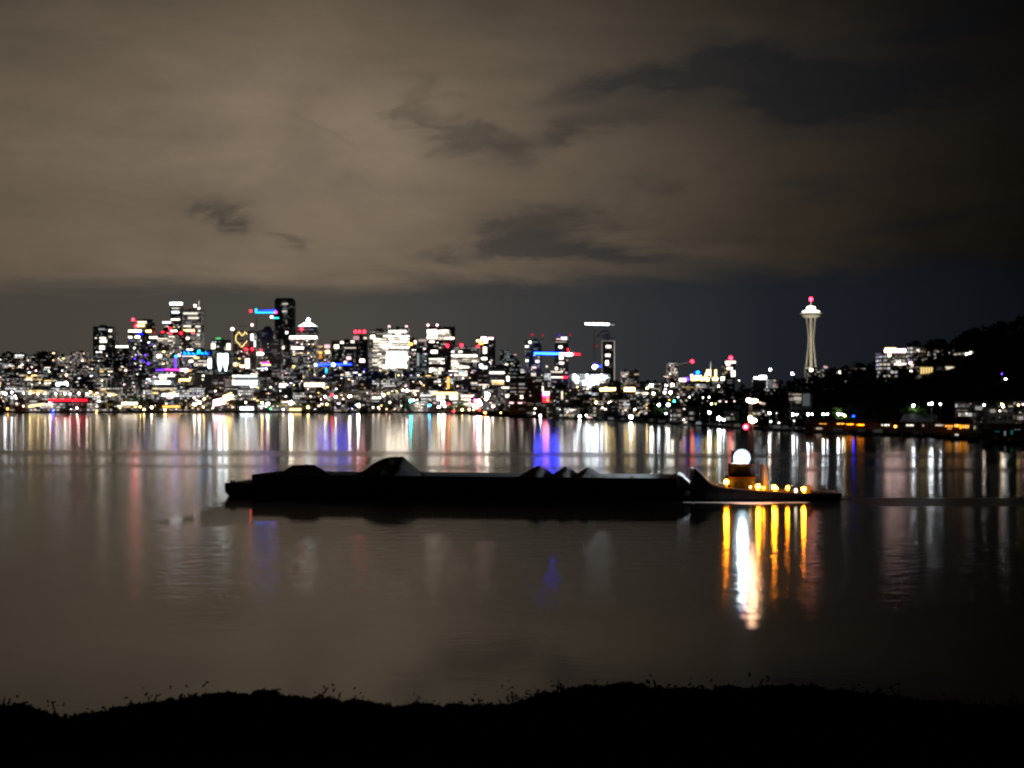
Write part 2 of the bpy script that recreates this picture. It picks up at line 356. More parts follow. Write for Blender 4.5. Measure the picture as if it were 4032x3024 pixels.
def building(name, label, x0, x1, ytop, D, fac, L=(), depth=None, group=None, roofs=(), cat='building', rz=0, rnd=None, slab=True, cap=True):
    cx = X((x0+x1)/2, D); w = (x1-x0)/F*D; pxm = (x0+x1)/2; z0 = min(terr(x0, D), terr(x1, D), terr(pxm, D)); h = Z(ytop, D)-z0
    d = depth or max(12, min(40, w*R.uniform(.6, 1.1)))
    root = thing(name, label, cat, (cx, D, z0), rz, group)
    m = MB().box(-w/2, w/2, 0, d, -6, h)
    m.build('wall', FAC[fac], root)
    if cap:
        p = MB().box(-w/2-.25, w/2+.25, -.25, d+.25, h, h+.9)
        if w > 10:
            a = R.uniform(-.3, .1)*w; q = R.uniform(.15, .35)*w; p.box(a, a+q, d*.3, d*.7, h+.9, h+R.uniform(2.5, 4.5))
        p.build('roof', M_ROOF, root)
    for (a, b_, yt, f) in roofs:
        hh = Z(yt, D)-z0; p = MB().box(X(a, D)-cx, X(b_, D)-cx, d*.15, d*.85, h+.004, hh); p.build('upper_storeys', FAC[f], root)
    lights(root, cx, D, z0, L)
    return root, cx, z0, h, w, d
def beacon(root, cx, D, z0, px, py, c='r', E=30, r=3.2, dy=2., base=None):
    x = X(px, D)-cx; z = Z(py, D)-z0; o = link('beacon_light', ballm(c, E), root, (x, dy, z), (r/F*D,)*3)
    if base is not None: MB().tube((x, dy, base), (x, dy, z-r/F*D*.9), .35, .2, 6).build('beacon_pole', M_STEEL, root)
    return o

T = lambda *a, **k: building('tower', *a, cat='tower', **k)
# 1 dark square tower
r, cx, z0, h, w, d = T('dark square tower with a few white windows at the left of the skyline', 366, 441, 1287, 3300, 'drk',
    [('r', 388, 1293, 412, 1299, 'W', .35), ('r', 428, 1298, 440, 1306, 'w', 3.), ('r', 374, 1329, 381, 1333, 'w', 2.), ('r', 393, 1328, 416, 1334, 'w', 3.), ('r', 394, 1339, 420, 1348, 'w', 4.), ('r', 428, 1323, 441, 1329, 'w', .8), ('r', 392, 1362, 411, 1376, 'w', 4.), ('s', 370, 1385, 440, 1500, 'wWW', 3., 14)])
MB().box(w/2+.01, w/2+6, 3, d-3, 0, Z(1308, 3300)-z0).build('side_wing', FAC['drk'], r)
building('office_block', 'low block with a warm roof strip between dark square tower and round topped tower', 455, 505, 1368, 3250, 'drk', [('r', 456, 1362, 505, 1368, 'w', 5.), ('s', 456, 1380, 505, 1500, 'wWk', 3., 12)])
# 2 round topped tower
r, cx, z0, h, w, d = T('round topped tower with red beacon and yellow crown lights', 505, 603, 1300, 3350, 'drk',
    [('r', 506, 1300, 556, 1307, 'w', 7.), ('r', 574, 1300, 596, 1308, 'y', 5.), ('r', 544, 1311, 562, 1318, 'b', 3.), ('r', 506, 1324, 520, 1331, 'w', 4.), ('r', 532, 1323, 551, 1331, 'w', 5.), ('s', 508, 1340, 602, 1460, 'wwWwp', 4., 46), ('s', 508, 1460, 602, 1500, 'wW', 6., 10)], cap=False)
M3 = MB(); rr = 40/F*3350; M3.lathe([(rr*1.12, h+.01), (rr*1.12, h+12), (rr, h+13), (rr*.95, h+20), (rr*.8, h+23)], 20, (4, d/2, 0)).build('round_crown', FAC['drk'], r)
rr = 10/F*3350
lights(r, cx, 3350, z0, [('r', 545, 1266, 580, 1273, 'w', 2.), ('r', 540, 1279, 572, 1287, 'y', 4.), ('r', 548, 1273, 580, 1277, 'y', 1.)], 'crown_light', yoff=d/2-25)
beacon(r, cx, 3350, z0, 523, 1258, base=h, r=5); beacon(r, cx, 3350, z0, 539, 1284, r=5.5, E=20, dy=-8)
# 3 stepped block
T('stepped block of bright floors between round topped tower and tall paired towers', 600, 690, 1318, 3250, 'off',
  [('g', 604, 1324, 688, 1352, 'w', 2.5, 8, .75), ('s', 604, 1355, 690, 1440, 'wwWy', 4., 30), ('r', 618, 1396, 636, 1408, 'w', 6.), ('r', 588, 1326, 620, 1332, 'w', 4.)])
# 4 tall paired towers
r, cx, z0, h, w, d = T('narrow tower with a glowing pale green crown beside a taller flat tower', 670, 717, 1202, 3700, 'drk',
    [('r', 668, 1191, 718, 1200, 'W', 7., 'crown_light'), ('r', 676, 1211, 705, 1216, 'w', .9), ('r', 676, 1225, 706, 1234, 'W', 2.), ('r', 673, 1255, 708, 1261, 'w', 3.), ('s', 672, 1265, 716, 1350, 'wyk', 2.5, 10)], cap=False)
MB().box(-w/2+1, w/2-1, 1, d-1, h, h+7).build('crown_box', M_CONC, r)
r, cx, z0, h, w, d = T('broad flat topped tower with antenna and banded floors left of centre skyline', 713, 792, 1221, 3750, 'off',
    [('r', 714, 1231, 778, 1237, 'w', 1.6), ('r', 740, 1250, 782, 1255, 'w', 1.6), ('r', 722, 1281, 752, 1287, 'w', 1.6), ('r', 770, 1283, 788, 1288, 'w', 2.), ('r', 724, 1298, 766, 1305, 'y', 5.), ('r', 780, 1300, 789, 1306, 'w', 1.6), ('r', 776, 1316, 786, 1322, 'w', 1.6), ('r', 697, 1323, 723, 1333, 'y', 6.), ('r', 722, 1328, 745, 1336, 'w', 4.), ('g', 755, 1345, 790, 1362, 'w', 1.5, 8, .8), ('r', 699, 1362, 728, 1368, 'w', 2.5)])
MB().tube((X(781, 3750)-cx, 8, h), (X(781, 3750)-cx, 8, Z(1180, 3750)-z0), 1.2, .3, 6).build('antenna', M_WHITE, r)
lights(r, cx, 3750, z0, [('r', 776, 1210, 786, 1217, 'w', 3.), ('r', 779.5, 1184, 782, 1200, 'w', 1.)], 'antenna_light', yoff=6)
beacon(r, cx, 3750, z0, 767, 1204, base=h, r=5, E=10, c='k')
r, cx, z0, h, w, d = T('short tower with a pale cyan roof light left of the tall paired towers', 645, 678, 1276, 3550, 'drk', [('r', 640, 1266, 673, 1273, 'W', 3., 'crown_light'), ('s', 646, 1284, 678, 1330, 'wk', 2., 6)])
r, cx, z0, h, w, d = T('reddish tower dotted with red roof lights below the tall paired towers', 640, 722, 1303, 3400, 'brn', [('s', 645, 1310, 720, 1400, 'wwyk', 4., 22), ('r', 672, 1300, 698, 1306, 'w', 4.)])
for a, q in ((671, 1294), (674, 1311), (713, 1312), (760, 1308), (641, 1310)): beacon(r, cx, 3400, z0, a, q, r=5, E=8, dy=-1.5)
# 5 sign block and twin shafts
r, cx, z0, h, w, d = building('office_block', 'office block with a long blue lettered roof sign and white arches', 715, 838, 1400, 2950, 'off',
    [('r', 735, 1375, 760, 1381, 'w', 6.), ('r', 760, 1401, 772, 1405, 'w', 3.), ('r', 716, 1400, 770, 1404, 'w', 2.), ('r', 764, 1406, 784, 1411, 'y', 3.), ('g', 764, 1420, 818, 1444, 'w', 3.5, 6, .85), ('r', 744, 1419, 760, 1425, 'w', 5.), ('s', 716, 1406, 762, 1446, 'pkW', 1., 8)])
MB().box(X(714, 2950)-cx, X(832, 2950)-cx, -1, 0, Z(1401, 2950)-z0, Z(1378, 2950)-z0).build('sign_board', M_DARK, r)
for i in range(19):   # blurred lettering strokes, unreadable in the photo
    a = 718+i*5.7; hh = R.choice((5, 7, 9, 12)); q = 1397-R.uniform(0, 2)
    link('sign_letter', cube('c' if i % 3 else 'b', 4. if i % 3 else 6.), r, (X(a+1.5, 2950)-cx, -1.3, Z(q-hh/2, 2950)-z0), (R.choice((1.3, 1.9)), .3, hh/F*2950))
link('sign_letter', cube('c', 9.), r, (X(784, 2950)-cx, -1.3, Z(1384, 2950)-z0), (4, .3, 5))
r, cx, z0, h, w, d = T('teal glass block with twin tall white light shafts', 836, 905, 1380, 2850, 'tea', [('r', 832, 1352, 848, 1374, 'w', 2.5), ('r', 854, 1362, 862, 1368, 'w', 1.), ('r', 892, 1352, 908, 1378, 'w', 2.)])
for a in (866, 889):
    m = MB(); m.add([(X(a-8.5, 2850)-cx, -.6, Z(1393, 2850)-z0), (X(a+8.5, 2850)-cx, -.6, Z(1393, 2850)-z0), (X(a+8, 2850)-cx, -.6, Z(1430, 2850)-z0), (X(a+2, 2850)-cx, -.6, Z(1460, 2850)-z0), (X(a-2, 2850)-cx, -.6, Z(1460, 2850)-z0), (X(a-8, 2850)-cx, -.6, Z(1430, 2850)-z0)]+[(X(a-8.5, 2850)-cx, -.1, Z(1393, 2850)-z0), (X(a+8.5, 2850)-cx, -.1, Z(1393, 2850)-z0), (X(a+8, 2850)-cx, -.1, Z(1430, 2850)-z0), (X(a+2, 2850)-cx, -.1, Z(1460, 2850)-z0), (X(a-2, 2850)-cx, -.1, Z(1460, 2850)-z0), (X(a-8, 2850)-cx, -.1, Z(1430, 2850)-z0)],
          [(0, 5, 4, 3, 2, 1), (6, 7, 8, 9, 10, 11)]+[(i, (i+1) % 6, 6+(i+1) % 6, 6+i) for i in range(6)]); m.build('light_shaft', em('W', 9., False), r)
lights(r, cx, 2850, z0, [('r', 820, 1412, 832, 1450, 'W', 7.)], 'light_shaft')
T('block with a green roof light behind the twin white light shafts', 832, 908, 1340, 3300, 'tea', [('r', 850, 1329, 870, 1336, 'g', .8), ('s', 834, 1345, 905, 1378, 'Ww', 1.5, 8)])
# 6 heart
r, cx, z0, h, w, d = T('grey building with a yellow heart outline of lights', 915, 1000, 1303, 3100, 'gry', [('r', 910, 1300, 918, 1452, 'w', .10), ('r', 987, 1315, 998, 1340, 'W', 3.), ('r', 1000, 1340, 1007, 1366, 'W', 2.), ('s', 920, 1375, 985, 1460, 'wwyk', 4., 18), ('r', 966, 1412, 982, 1450, 'w', 4.), ('r', 920, 1430, 934, 1440, 'y', 6.), ('r', 944, 1438, 962, 1445, 'y', 6.)], cap=False)
pts = [(974, 1317), (966, 1308), (954, 1323), (941, 1307), (929, 1322), (928, 1340), (953, 1367), (973, 1343)]
m = MB()
for (a, q), (e, f) in zip(pts, pts[1:]): m.beam((X(a, 3100)-cx, -.8, Z(q, 3100)-z0), (X(e, 3100)-cx, -.8, Z(f, 3100)-z0), .6, 1.0)
m.build('heart_lights', em('y', 2.6, False), r)
beacon(r, cx, 3100, z0, 914, 1296, 'w', 12, 6)
for a, q in ((968, 1375), (994, 1375), (1028, 1380)): beacon(r, cx, 3100, z0, a, q, r=4.5, E=10, dy=-2, c='r')
r, cx, z0, h, w, d = T('dark brown tower with an oval white light band right of the heart', 985, 1077, 1305, 3250, 'blk', [('s', 1010, 1310, 1075, 1380, 'kw', .5, 6), ('s', 990, 1400, 1070, 1450, 'kwy', 3., 12)])
MB().lathe([(1., 0), (9, 1.), (9.6, 4), (6, 9), (1., 11)], 20, (X(1050, 3250)-cx, 12, h+.5)).build('dome_roof', M_DARK, r)
m = MB(); m.lathe([(15, 0), (18, 1.2), (18, 3.6), (15, 5)], 24, (X(1005, 3250)-cx, 6, Z(1398, 3250)-z0)).build('oval_light_band', em('w', 8., False), r)
lights(r, cx, 3250, z0, [('r', 1030, 1427, 1060, 1432, 'm', 4.), ('r', 1030, 1434, 1066, 1440, 'y', 3.), ('r', 1010, 1450, 1052, 1455, 'W', 7.), ('r', 1040, 1445, 1056, 1450, 'b', 3.)], 'shop_sign')
# 7 black slab
r, cx, z0, h, w, d = T('tall black slab tower with few faint lights', 1081, 1153, 1180, 3600, 'blk', [('r', 1112, 1194, 1134, 1199, 'w', .8), ('r', 1116, 1203, 1128, 1206, 'W', .2), ('r', 1112, 1223, 1130, 1229, 'w', 1.), ('r', 1115, 1210, 1130, 1240, 'W', .10), ('r', 1124, 1305, 1134, 1314, 'w', 3.), ('r', 1125, 1260, 1130, 1275, 'w', .2), ('r', 1111, 1362, 1119, 1375, 'w', 2.5), ('r', 1112, 1388, 1119, 1412, 'w', 3.5), ('r', 1112, 1418, 1119, 1430, 'w', 1.2), ('r', 1112, 1443, 1119, 1450, 'w', 2.)], cap=False, depth=45)
MB().box(-w/2+2, w/2-2, 3, d-3, h, h+4).build('roof_screen', M_DARK, r)
building('tower', 'plain grey lower tower standing before the black slab tower', 1070, 1108, 1338, 3200, 'gry', [], cat='tower')
building('tower', 'slim dark grey tower right below the black slab tower', 1122, 1146, 1395, 3150, 'gry', [], cat='tower')
# 8 pyramid top
r, cx, z0, h, w, d = T('tower with a glowing white pyramid crown and lit cornice', 1142, 1246, 1330, 3350, 'off',
    [('r', 1140, 1324, 1248, 1333, 'w', 9., 'cornice_light'), ('r', 1148, 1367, 1196, 1374, 'w', 6.), ('r', 1150, 1390, 1190, 1393, 'w', .8), ('s', 1148, 1340, 1244, 1440, 'wwyk', 3., 26), ('s', 1145, 1440, 1244, 1500, 'wy', 4., 14)], cap=False)
MB().box(X(1165, 3350)-cx, X(1244, 3350)-cx, 2, d-2, h, Z(1292, 3350)-z0).build('upper_storeys', FAC['drk'], r)
hx = 35/F*3350; c0 = X(1208, 3350)-cx; zb = Z(1284, 3350)-z0; zt = Z(1262, 3350)-z0
m = MB(); m.add([(c0-hx, 3, zb), (c0+hx, 3, zb), (c0+hx, d-3, zb), (c0-hx, d-3, zb), (c0, d/2, zt)], [(0, 1, 4), (1, 2, 4), (2, 3, 4), (3, 0, 4), (3, 2, 1, 0)]); m.build('pyramid_crown', em('W', 5., False), r)
MB().box(c0-hx, c0+hx, 3, d-3, Z(1292, 3350)-z0, zb-.05).build('crown_base', M_DARK, r)
beacon(r, cx, 3350, z0, 1209, 1257, 'W', 14, 7, dy=d/2); beacon(r, cx, 3350, z0, 1187, 1295, 'r', 14, 6, dy=-1)
# 9 orange lit
T('small yellow and orange lit block right of the pyramid topped tower', 1246, 1304, 1366, 3450, 'res', [('r', 1222, 1378, 1246, 1388, 'y', 6.), ('r', 1250, 1384, 1268, 1392, 'o', 3.), ('r', 1281, 1380, 1298, 1391, 'y', 5.), ('r', 1277, 1357, 1299, 1370, 'k', 1.4), ('r', 1248, 1362, 1270, 1368, 'y', 1.), ('r', 1256, 1395, 1268, 1412, 'o', .8), ('s', 1250, 1395, 1300, 1430, 'yk', 2., 6)])
T('dark teal block with dotted white windows left of three red beacons', 1306, 1392, 1342, 3300, 'drk', [('r', 1316, 1358, 1334, 1372, 'w', 4.), ('r', 1340, 1344, 1353, 1353, 'w', 3.), ('r', 1382, 1342, 1394, 1350, 'w', 3.), ('r', 1356, 1368, 1402, 1372, 'w', 1.), ('r', 1364, 1404, 1382, 1416, 'k', 2.), ('s', 1308, 1380, 1390, 1440, 'Ww', 2., 10), ('s', 1308, 1440, 1390, 1500, 'Ww', 3., 10)])
r, cx, z0, h, w, d = T('dark tower with three red beacons on its roof', 1392, 1446, 1322, 3350, 'blk', [('r', 1391, 1323, 1414, 1338, 'k', .6), ('r', 1432, 1327, 1444, 1335, 'w', 1.2), ('r', 1416, 1414, 1436, 1426, 'k', 6.), ('s', 1394, 1430, 1440, 1500, 'pwW', 3., 10), ('r', 1396, 1463, 1434, 1474, 'W', 4.)])
for a in (1399, 1415, 1434): beacon(r, cx, 3350, z0, a, 1306, base=h, r=5.5, E=16)
# 10 bright office
T('wide bright office tower left wing with glaring white floors', 1452, 1530, 1302, 3150, 'off', [('r', 1459, 1320, 1476, 1333, 'w', 4.), ('g', 1470, 1334, 1530, 1366, 'w', 7., 10, .9), ('g', 1466, 1372, 1530, 1450, 'w', 4., 7, .72), ('s', 1460, 1450, 1530, 1510, 'wwyG', 4., 22)])
r, cx, z0, h, w, d = T('brightest office tower with glaring white floors', 1528, 1606, 1290, 3120, 'offb', [('r', 1530, 1302, 1600, 1309, 'w', 8.), ('r', 1560, 1311, 1576, 1317, 'w', 5.), ('g', 1510, 1321, 1612, 1375, 'w', 9., 11, .92), ('r', 1522, 1385, 1604, 1404, 'w', 6.), ('r', 1520, 1406, 1606, 1420, 'w', 9.), ('r', 1520, 1422, 1600, 1436, 'w', 8.), ('r', 1516, 1438, 1604, 1450, 'w', 5.), ('r', 1520, 1470, 1559, 1512, 'w', 8.)])
beacon(r, cx, 3120, z0, 1532, 1286, 'k', 3, 5, base=h); beacon(r, cx, 3120, z0, 1600, 1286, 'k', 3, 5, base=h)
T('dark block with an orange lamp between brightest office tower and glowing top tower', 1606, 1640, 1335, 3250, 'drk', [('r', 1608, 1350, 1624, 1360, 'o', 6.), ('r', 1630, 1340, 1640, 1354, 'w', 2.), ('s', 1608, 1362, 1640, 1480, 'Wwk', 2.5, 12)])
T('dark teal block directly left of the tower with glowing top floors', 1640, 1684, 1345, 3300, 'tea', [('r', 1648, 1336, 1680, 1345, 'w', .5), ('s', 1642, 1350, 1682, 1480, 'WWwk', 2.5, 14), ('r', 1628, 1390, 1650, 1440, 'W', .4)])
# 11 glowing top
r, cx, z0, h, w, d = T('tower with glowing white top floors and two red beacons', 1682, 1790, 1288, 3150, 'blk', [('r', 1682, 1298, 1722, 1334, 'w', 7.), ('g', 1726, 1300, 1770, 1312, 'w', 7., 9, 1.), ('g', 1726, 1316, 1776, 1336, 'w', 4., 6, .9), ('r', 1750, 1328, 1788, 1338, 'w', 6.), ('r', 1690, 1342, 1710, 1349, 'w', 4.), ('s', 1690, 1340, 1780, 1380, 'w', 3., 9), ('r', 1697, 1380, 1722, 1390, 'w', 7.), ('g', 1690, 1412, 1750, 1436, 'w', 6., 8, .9), ('g', 1690, 1450, 1750, 1478, 'w', 6., 7, .95)])
beacon(r, cx, 3150, z0, 1685, 1280, 'k', 4, 5, base=h); beacon(r, cx, 3150, z0, 1721, 1280, 'k', 4, 5, base=h); beacon(r, cx, 3150, z0, 1762, 1360, 'r', 12, 6, dy=-1.5)
r, cx, z0, h, w, d = T('striped office block with long white floors and a slanted mast', 1776, 1888, 1367, 3050, 'off', [('r', 1778, 1382, 1788, 1388, 'w', 4.), ('r', 1806, 1382, 1820, 1388, 'w', 4.), ('r', 1778, 1398, 1878, 1404, 'w', 7.), ('g', 1776, 1413, 1886, 1428, 'w', 4., 8, .8), ('g', 1778, 1430, 1820, 1452, 'w', 6., 7, .9), ('r', 1808, 1443, 1846, 1448, 'w', 6.), ('r', 1766, 1460, 1806, 1467, 'w', 6.), ('r', 1780, 1465, 1886, 1470, 'w', 6.), ('g', 1778, 1476, 1830, 1510, 'w', 5., 6, .85), ('r', 1888, 1434, 1900, 1448, 'W', 6.), ('r', 1896, 1442, 1918, 1452, 'W', 3.), ('r', 1894, 1462, 1906, 1480, 'W', 4.)])
MB().tube((X(1804, 3050)-cx, 5, h), (X(1812, 3050)-cx, 5, Z(1334, 3050)-z0), .9, .5, 6).build('slanted_mast', M_WHITE, r); beacon(r, cx, 3050, z0, 1818, 1360, 'r', 14, 6, base=h)
r, cx, z0, h, w, d = T('tower lit orange and white at its top left corner', 1876, 1950, 1330, 3200, 'blk', [('r', 1894, 1327, 1916, 1337, 'k', 7.), ('r', 1921, 1329, 1942, 1336, 'k', 6.), ('r', 1876, 1338, 1896, 1346, 'y', 6.), ('r', 1904, 1338, 1920, 1350, 'w', 6.), ('r', 1886, 1350, 1902, 1356, 'o', 6.), ('r', 1902, 1366, 1917, 1392, 'w', 2.5), ('r', 1896, 1408, 1917, 1416, 'w', 6.), ('s', 1925, 1340, 1946, 1440, 'wwW', 1.6, 8)])
beacon(r, cx, 3200, z0, 1882, 1365, 'r', 16, 6, dy=-1.5)
# 12 wedge tower
D = 3050; x0, x1 = 1965, 2050; cx = X(2008, D); z0 = terr(2000, D)
r = thing('tower', 'dark wedge tower with a sloping glass roof', 'tower', (cx, D, z0))
pr = [(1967, 1620), (1967, 1388), (1968, 1380), (1998, 1378), (2050, 1430), (2050, 1620)]
vs = [(X(a, D)-cx, yv, Z(q, D)-z0) for yv in (0, 30) for a, q in pr]
MB().add(vs, [(0, 1, 2, 3, 4, 5)[::-1], (6, 7, 8, 9, 10, 11)]+[(i, (i+1) % 6, 6+(i+1) % 6, 6+i) for i in range(6)]).build('wall', FAC['tea'], r)
lights(r, cx, D, z0, [('s', 1970, 1395, 2040, 1450, 'wk', .6, 10), ('r', 1988, 1432, 2000, 1438, 'w', 2.), ('s', 1960, 1440, 2040, 1480, 'wk', 1., 8)])
MB().beam((X(1998, D)-cx, -.4, Z(1377, D)-z0), (X(2051, D)-cx, -.4, Z(1430, D)-z0), .8, 1.2).build('roof_edge', M_STEEL, r)
# brown banded block near the shore
r, cx, z0, h, w, d = building('office_block', 'brown banded office block standing at the shore', 2006, 2136, 1484, 1720, 'brn', [('r', 2048, 1558, 2060, 1568, 'w', 6.), ('s', 2010, 1500, 2130, 1590, 'wkk', 2.5, 12), ('r', 2040, 1585, 2056, 1590, 'k', 3.), ('r', 2006, 1584, 2022, 1590, 'k', 3.)], depth=25)
m = MB()
for i in range(8): m.box(-w/2-.6, w/2+.6, -.6, -.01, 2+i*3.9, 3.6+i*3.9)
m.build('balcony_band', mat('brown_concrete', (.26, .18, .13)), r)
building('office_block', 'pale block with one warm strip above the brown banded block', 1925, 1990, 1455, 2500, 'gry', [('r', 1928, 1465, 1986, 1471, 'w', 5.), ('r', 1936, 1498, 1984, 1514, 'y', 1.6), ('r', 1936, 1498, 1984, 1502, 'w', 4.), ('r', 1995, 1482, 2005, 1500, 'w', 6.), ('r', 1975, 1523, 2005, 1530, 'w', 2.)])
# 13 teal twin towers
r, cx, z0, h, w, d = T('teal tower with dim red roof lights left of the blue white red crane', 2068, 2132, 1342, 2600, 'tea', [('r', 2068, 1361, 2082, 1368, 'w', 3.), ('r', 2082, 1343, 2092, 1352, 'w', 4.), ('r', 2070, 1416, 2080, 1424, 'w', 4.), ('r', 2108, 1418, 2124, 1428, 'w', 2.), ('r', 2094, 1444, 2112, 1450, 'k', 2.), ('r', 2092, 1470, 2110, 1482, 'w', 1.), ('s', 2070, 1370, 2130, 1480, 'kwW', 1.2, 14)])
beacon(r, cx, 2600, z0, 2096, 1318, 'r', .7, 5, base=h); beacon(r, cx, 2600, z0, 2137, 1320, 'r', .5, 4, base=h)
r, cx, z0, h, w, d = T('dark tower with slanted bright cap behind the blue white red crane', 2184, 2238, 1340, 2650, 'blk', [('r', 2190, 1333, 2226, 1337, 'k', 1.5), ('r', 2210, 1327, 2232, 1338, 'W', 2.5), ('r', 2186, 1345, 2230, 1348, 'w', .5), ('r', 2200, 1362, 2214, 1371, 'w', 4.), ('r', 2202, 1405, 2218, 1414, 'w', 4.), ('r', 2202, 1426, 2220, 1433, 'w', 4.), ('r', 2186, 1446, 2196, 1455, 'w', 4.), ('s', 2186, 1410, 2236, 1470, 'kww', 2.5, 12), ('r', 2168, 1461, 2216, 1468, 'w', 1.)])
beacon(r, cx, 2650, z0, 2204, 1320, 'p', .6, 5, base=h); beacon(r, cx, 2650, z0, 2245, 1318, 'r', .5, 4, base=h)
building('office_block', 'striped white and grey slab left of the white construction lights', 2142, 2170, 1468, 2300, 'off', [('g', 2143, 1472, 2168, 1500, 'W', 3., 7, 1.)])
building('office_block', 'dark block crossed by a white and red strip', 2140, 2236, 1478, 2450, 'drk', [('r', 2166, 1483, 2216, 1488, 'w', 3.), ('r', 2214, 1482, 2234, 1489, 'r', 5.), ('r', 2150, 1440, 2156, 1446, 'w', 2.), ('s', 2175, 1495, 2230, 1530, 'wyk', 4., 14)])
building('office_block', 'grey block with a magenta and red sign at the shore', 2134, 2272, 1530, 1700, 'gry', [('r', 2139, 1543, 2162, 1556, 'k', 9., 'sign_panel'), ('r', 2136, 1550, 2160, 1562, 'm', 6., 'sign_panel'), ('r', 2138, 1562, 2162, 1582, 'r', 6., 'sign_panel'), ('r', 2152, 1564, 2160, 1582, 'o', 6., 'sign_panel'), ('r', 2134, 1520, 2140, 1542, 'w', 2.), ('r', 2210, 1540, 2216, 1572, 'w', 1.5), ('s', 2180, 1535, 2268, 1590, 'wGk', 1., 8)])
# white construction site and its tower
r, cx, z0, h, w, d = T('unfinished tower with lit corner edges below the white lit crane', 2370, 2424, 1342, 2500, 'blk', [('r', 2369, 1342, 2372, 1500, 'w', .22, 'edge_light'), ('r', 2417.5, 1342, 2421, 1500, 'w', .40, 'edge_light'), ('r', 2370, 1341, 2420, 1343.5, 'w', .25, 'edge_light'), ('r', 2386, 1360, 2406, 1370, 'w', 3.), ('r', 2384, 1394, 2402, 1404, 'w', 3.), ('r', 2384, 1420, 2396, 1438, 'w', 4.)], cap=False)
m = MB()
for a, q, e, f in ((2362, 1318, 2374, 1303), (2374, 1303, 2396, 1303), (2396, 1303, 2402, 1320), (2350, 1326, 2362, 1318), (2396, 1324, 2416, 1336), (2374, 1316, 2396, 1316)): m.beam((X(a, 2500)-cx, 8, Z(q, 2500)-z0), (X(e, 2500)-cx, 8, Z(f, 2500)-z0), 2., 2.4)
m.build('formwork_crown', M_CONC, r)
MB().box(X(2374, 2500)-cx, X(2400, 2500)-cx, 6, 20, h, Z(1318, 2500)-z0).build('lift_core', M_CONC, r)
r, cx, z0, h, w, d = building('construction_site', 'open concrete frame glaring with white work lights', 2240, 2402, 1472, 2350, 'gry', [('g', 2282, 1474, 2400, 1520, 'W', 2., 6, .8), ('s', 2240, 1515, 2340, 1545, 'wWy', 5., 12)])
for a, q, hh in ((2262, 1475, 22), (2272, 1482, 26), (2312, 1475, 40), (2322, 1495, 26), (2334, 1480, 36), (2352, 1476, 36), (2368, 1475, 30), (2386, 1480, 26), (2300, 1500, 16)):
    link('work_light', cube('W', 14.), r, (X(a, 2350)-cx, -1.2, Z(q+hh/2, 2350)-z0), (3.4, .6, hh/F*2350))
building('office_block', 'low dark block with a bitten yellow roof sign', 2358, 2430, 1524, 1950, 'drk', [('r', 2362, 1528, 2376, 1540, 'y', 6., 'roof_sign'), ('r', 2378, 1525, 2392, 1539, 'y', 8., 'roof_sign'), ('r', 2394, 1528, 2408, 1539, 'y', 7., 'roof_sign'), ('r', 2410, 1527, 2424, 1538, 'y', 6., 'roof_sign')])
building('office_block', 'low dark block with a long yellow roof sign', 2456, 2504, 1524, 1900, 'drk', [('r', 2458, 1526, 2500, 1541, 'y', 8., 'roof_sign')])
building('office_block', 'speckled block left of the long yellow roof sign', 2446, 2475, 1462, 2300, 'res', [('s', 2448, 1465, 2474, 1520, 'wwk', 2.5, 12)])
building('office_block', 'plain brown block behind the long yellow roof sign', 2478, 2516, 1463, 2350, 'brn', [('s', 2480, 1466, 2514, 1520, 'wk', 1., 6)])
# 14 right of centre
r, cx, z0, h, w, d = T('small speckled tower beside a luffing crane', 2628, 2668, 1430, 2500, 'res', [('s', 2630, 1431, 2667, 1475, 'kwW', 2.4, 22), ('s', 2612, 1475, 2660, 1492, 'kwo', 1.8, 8)])
r, cx, z0, h, w, d = building('arena', 'low wide hall glowing yellow under a small blue dome', 2672, 2850, 1492, 2400, 'drk',
    [('r', 2674, 1490, 2700, 1502, 'k', 6.), ('r', 2700, 1486, 2712, 1500, 'p', 4.), ('r', 2720, 1486, 2766, 1500, 'y', 8.), ('r', 2768, 1486, 2778, 1498, 'y', 9.), ('r', 2782, 1488, 2792, 1500, 'y', 8.), ('r', 2806, 1486, 2826, 1498, 'y', 8.), ('r', 2838, 1484, 2852, 1497, 'w', 7.), ('r', 2718, 1474, 2728, 1482, 'k', 4.), ('r', 2738, 1478, 2762, 1483, 'W', 4.), ('r', 2720, 1479, 2764, 1485, 'y', 2.)])
for a, y0_, y1_ in ((2786, 1456, 1478), (2795, 1455, 1478), (2819, 1456, 1482), (2781, 1470, 1484)): link('glowing_spire', cube('y', 6.), r, (X(a, 2400)-cx, 3, Z((y0_+y1_)/2, 2400)-z0), (2.6, 2., (y1_-y0_)/F*2400))  # spires glow by themselves in place of floodlighting
MB().tube((X(2801, 2400)-cx, 8, h), (X(2801, 2400)-cx, 8, Z(1422, 2400)-z0), 1.3, .2, 6).build('spire', em('w', .9, False), r)  # self-glowing too, imitating a lit spire
MB().ball((X(2748, 2400)-cx, 6, Z(1470, 2400)-z0), 12/F*2400, 14, .8).build('dome_light', em('b', 6., False), r)
MB().ball((X(2748, 2400)-cx, 1.5, Z(1466, 2400)-z0), 6/F*2400, 12, .8).build('dome_light', em('c', 9., False), r)
r, cx, z0, h, w, d = T('stubby tower with bright red beacon and yellow lights', 2852, 2894, 1424, 2500, 'blk', [('r', 2856, 1422, 2896, 1430, 'w', 4.), ('r', 2858, 1430, 2876, 1440, 'w', 2.), ('r', 2862, 1446, 2884, 1456, 'w', 3.), ('r', 2880, 1460, 2894, 1482, 'w', 7.), ('s', 2840, 1436, 2895, 1480, 'wyk', 1., 10)])
beacon(r, cx, 2500, z0, 2878, 1410, 'r', 22, 8, base=h)
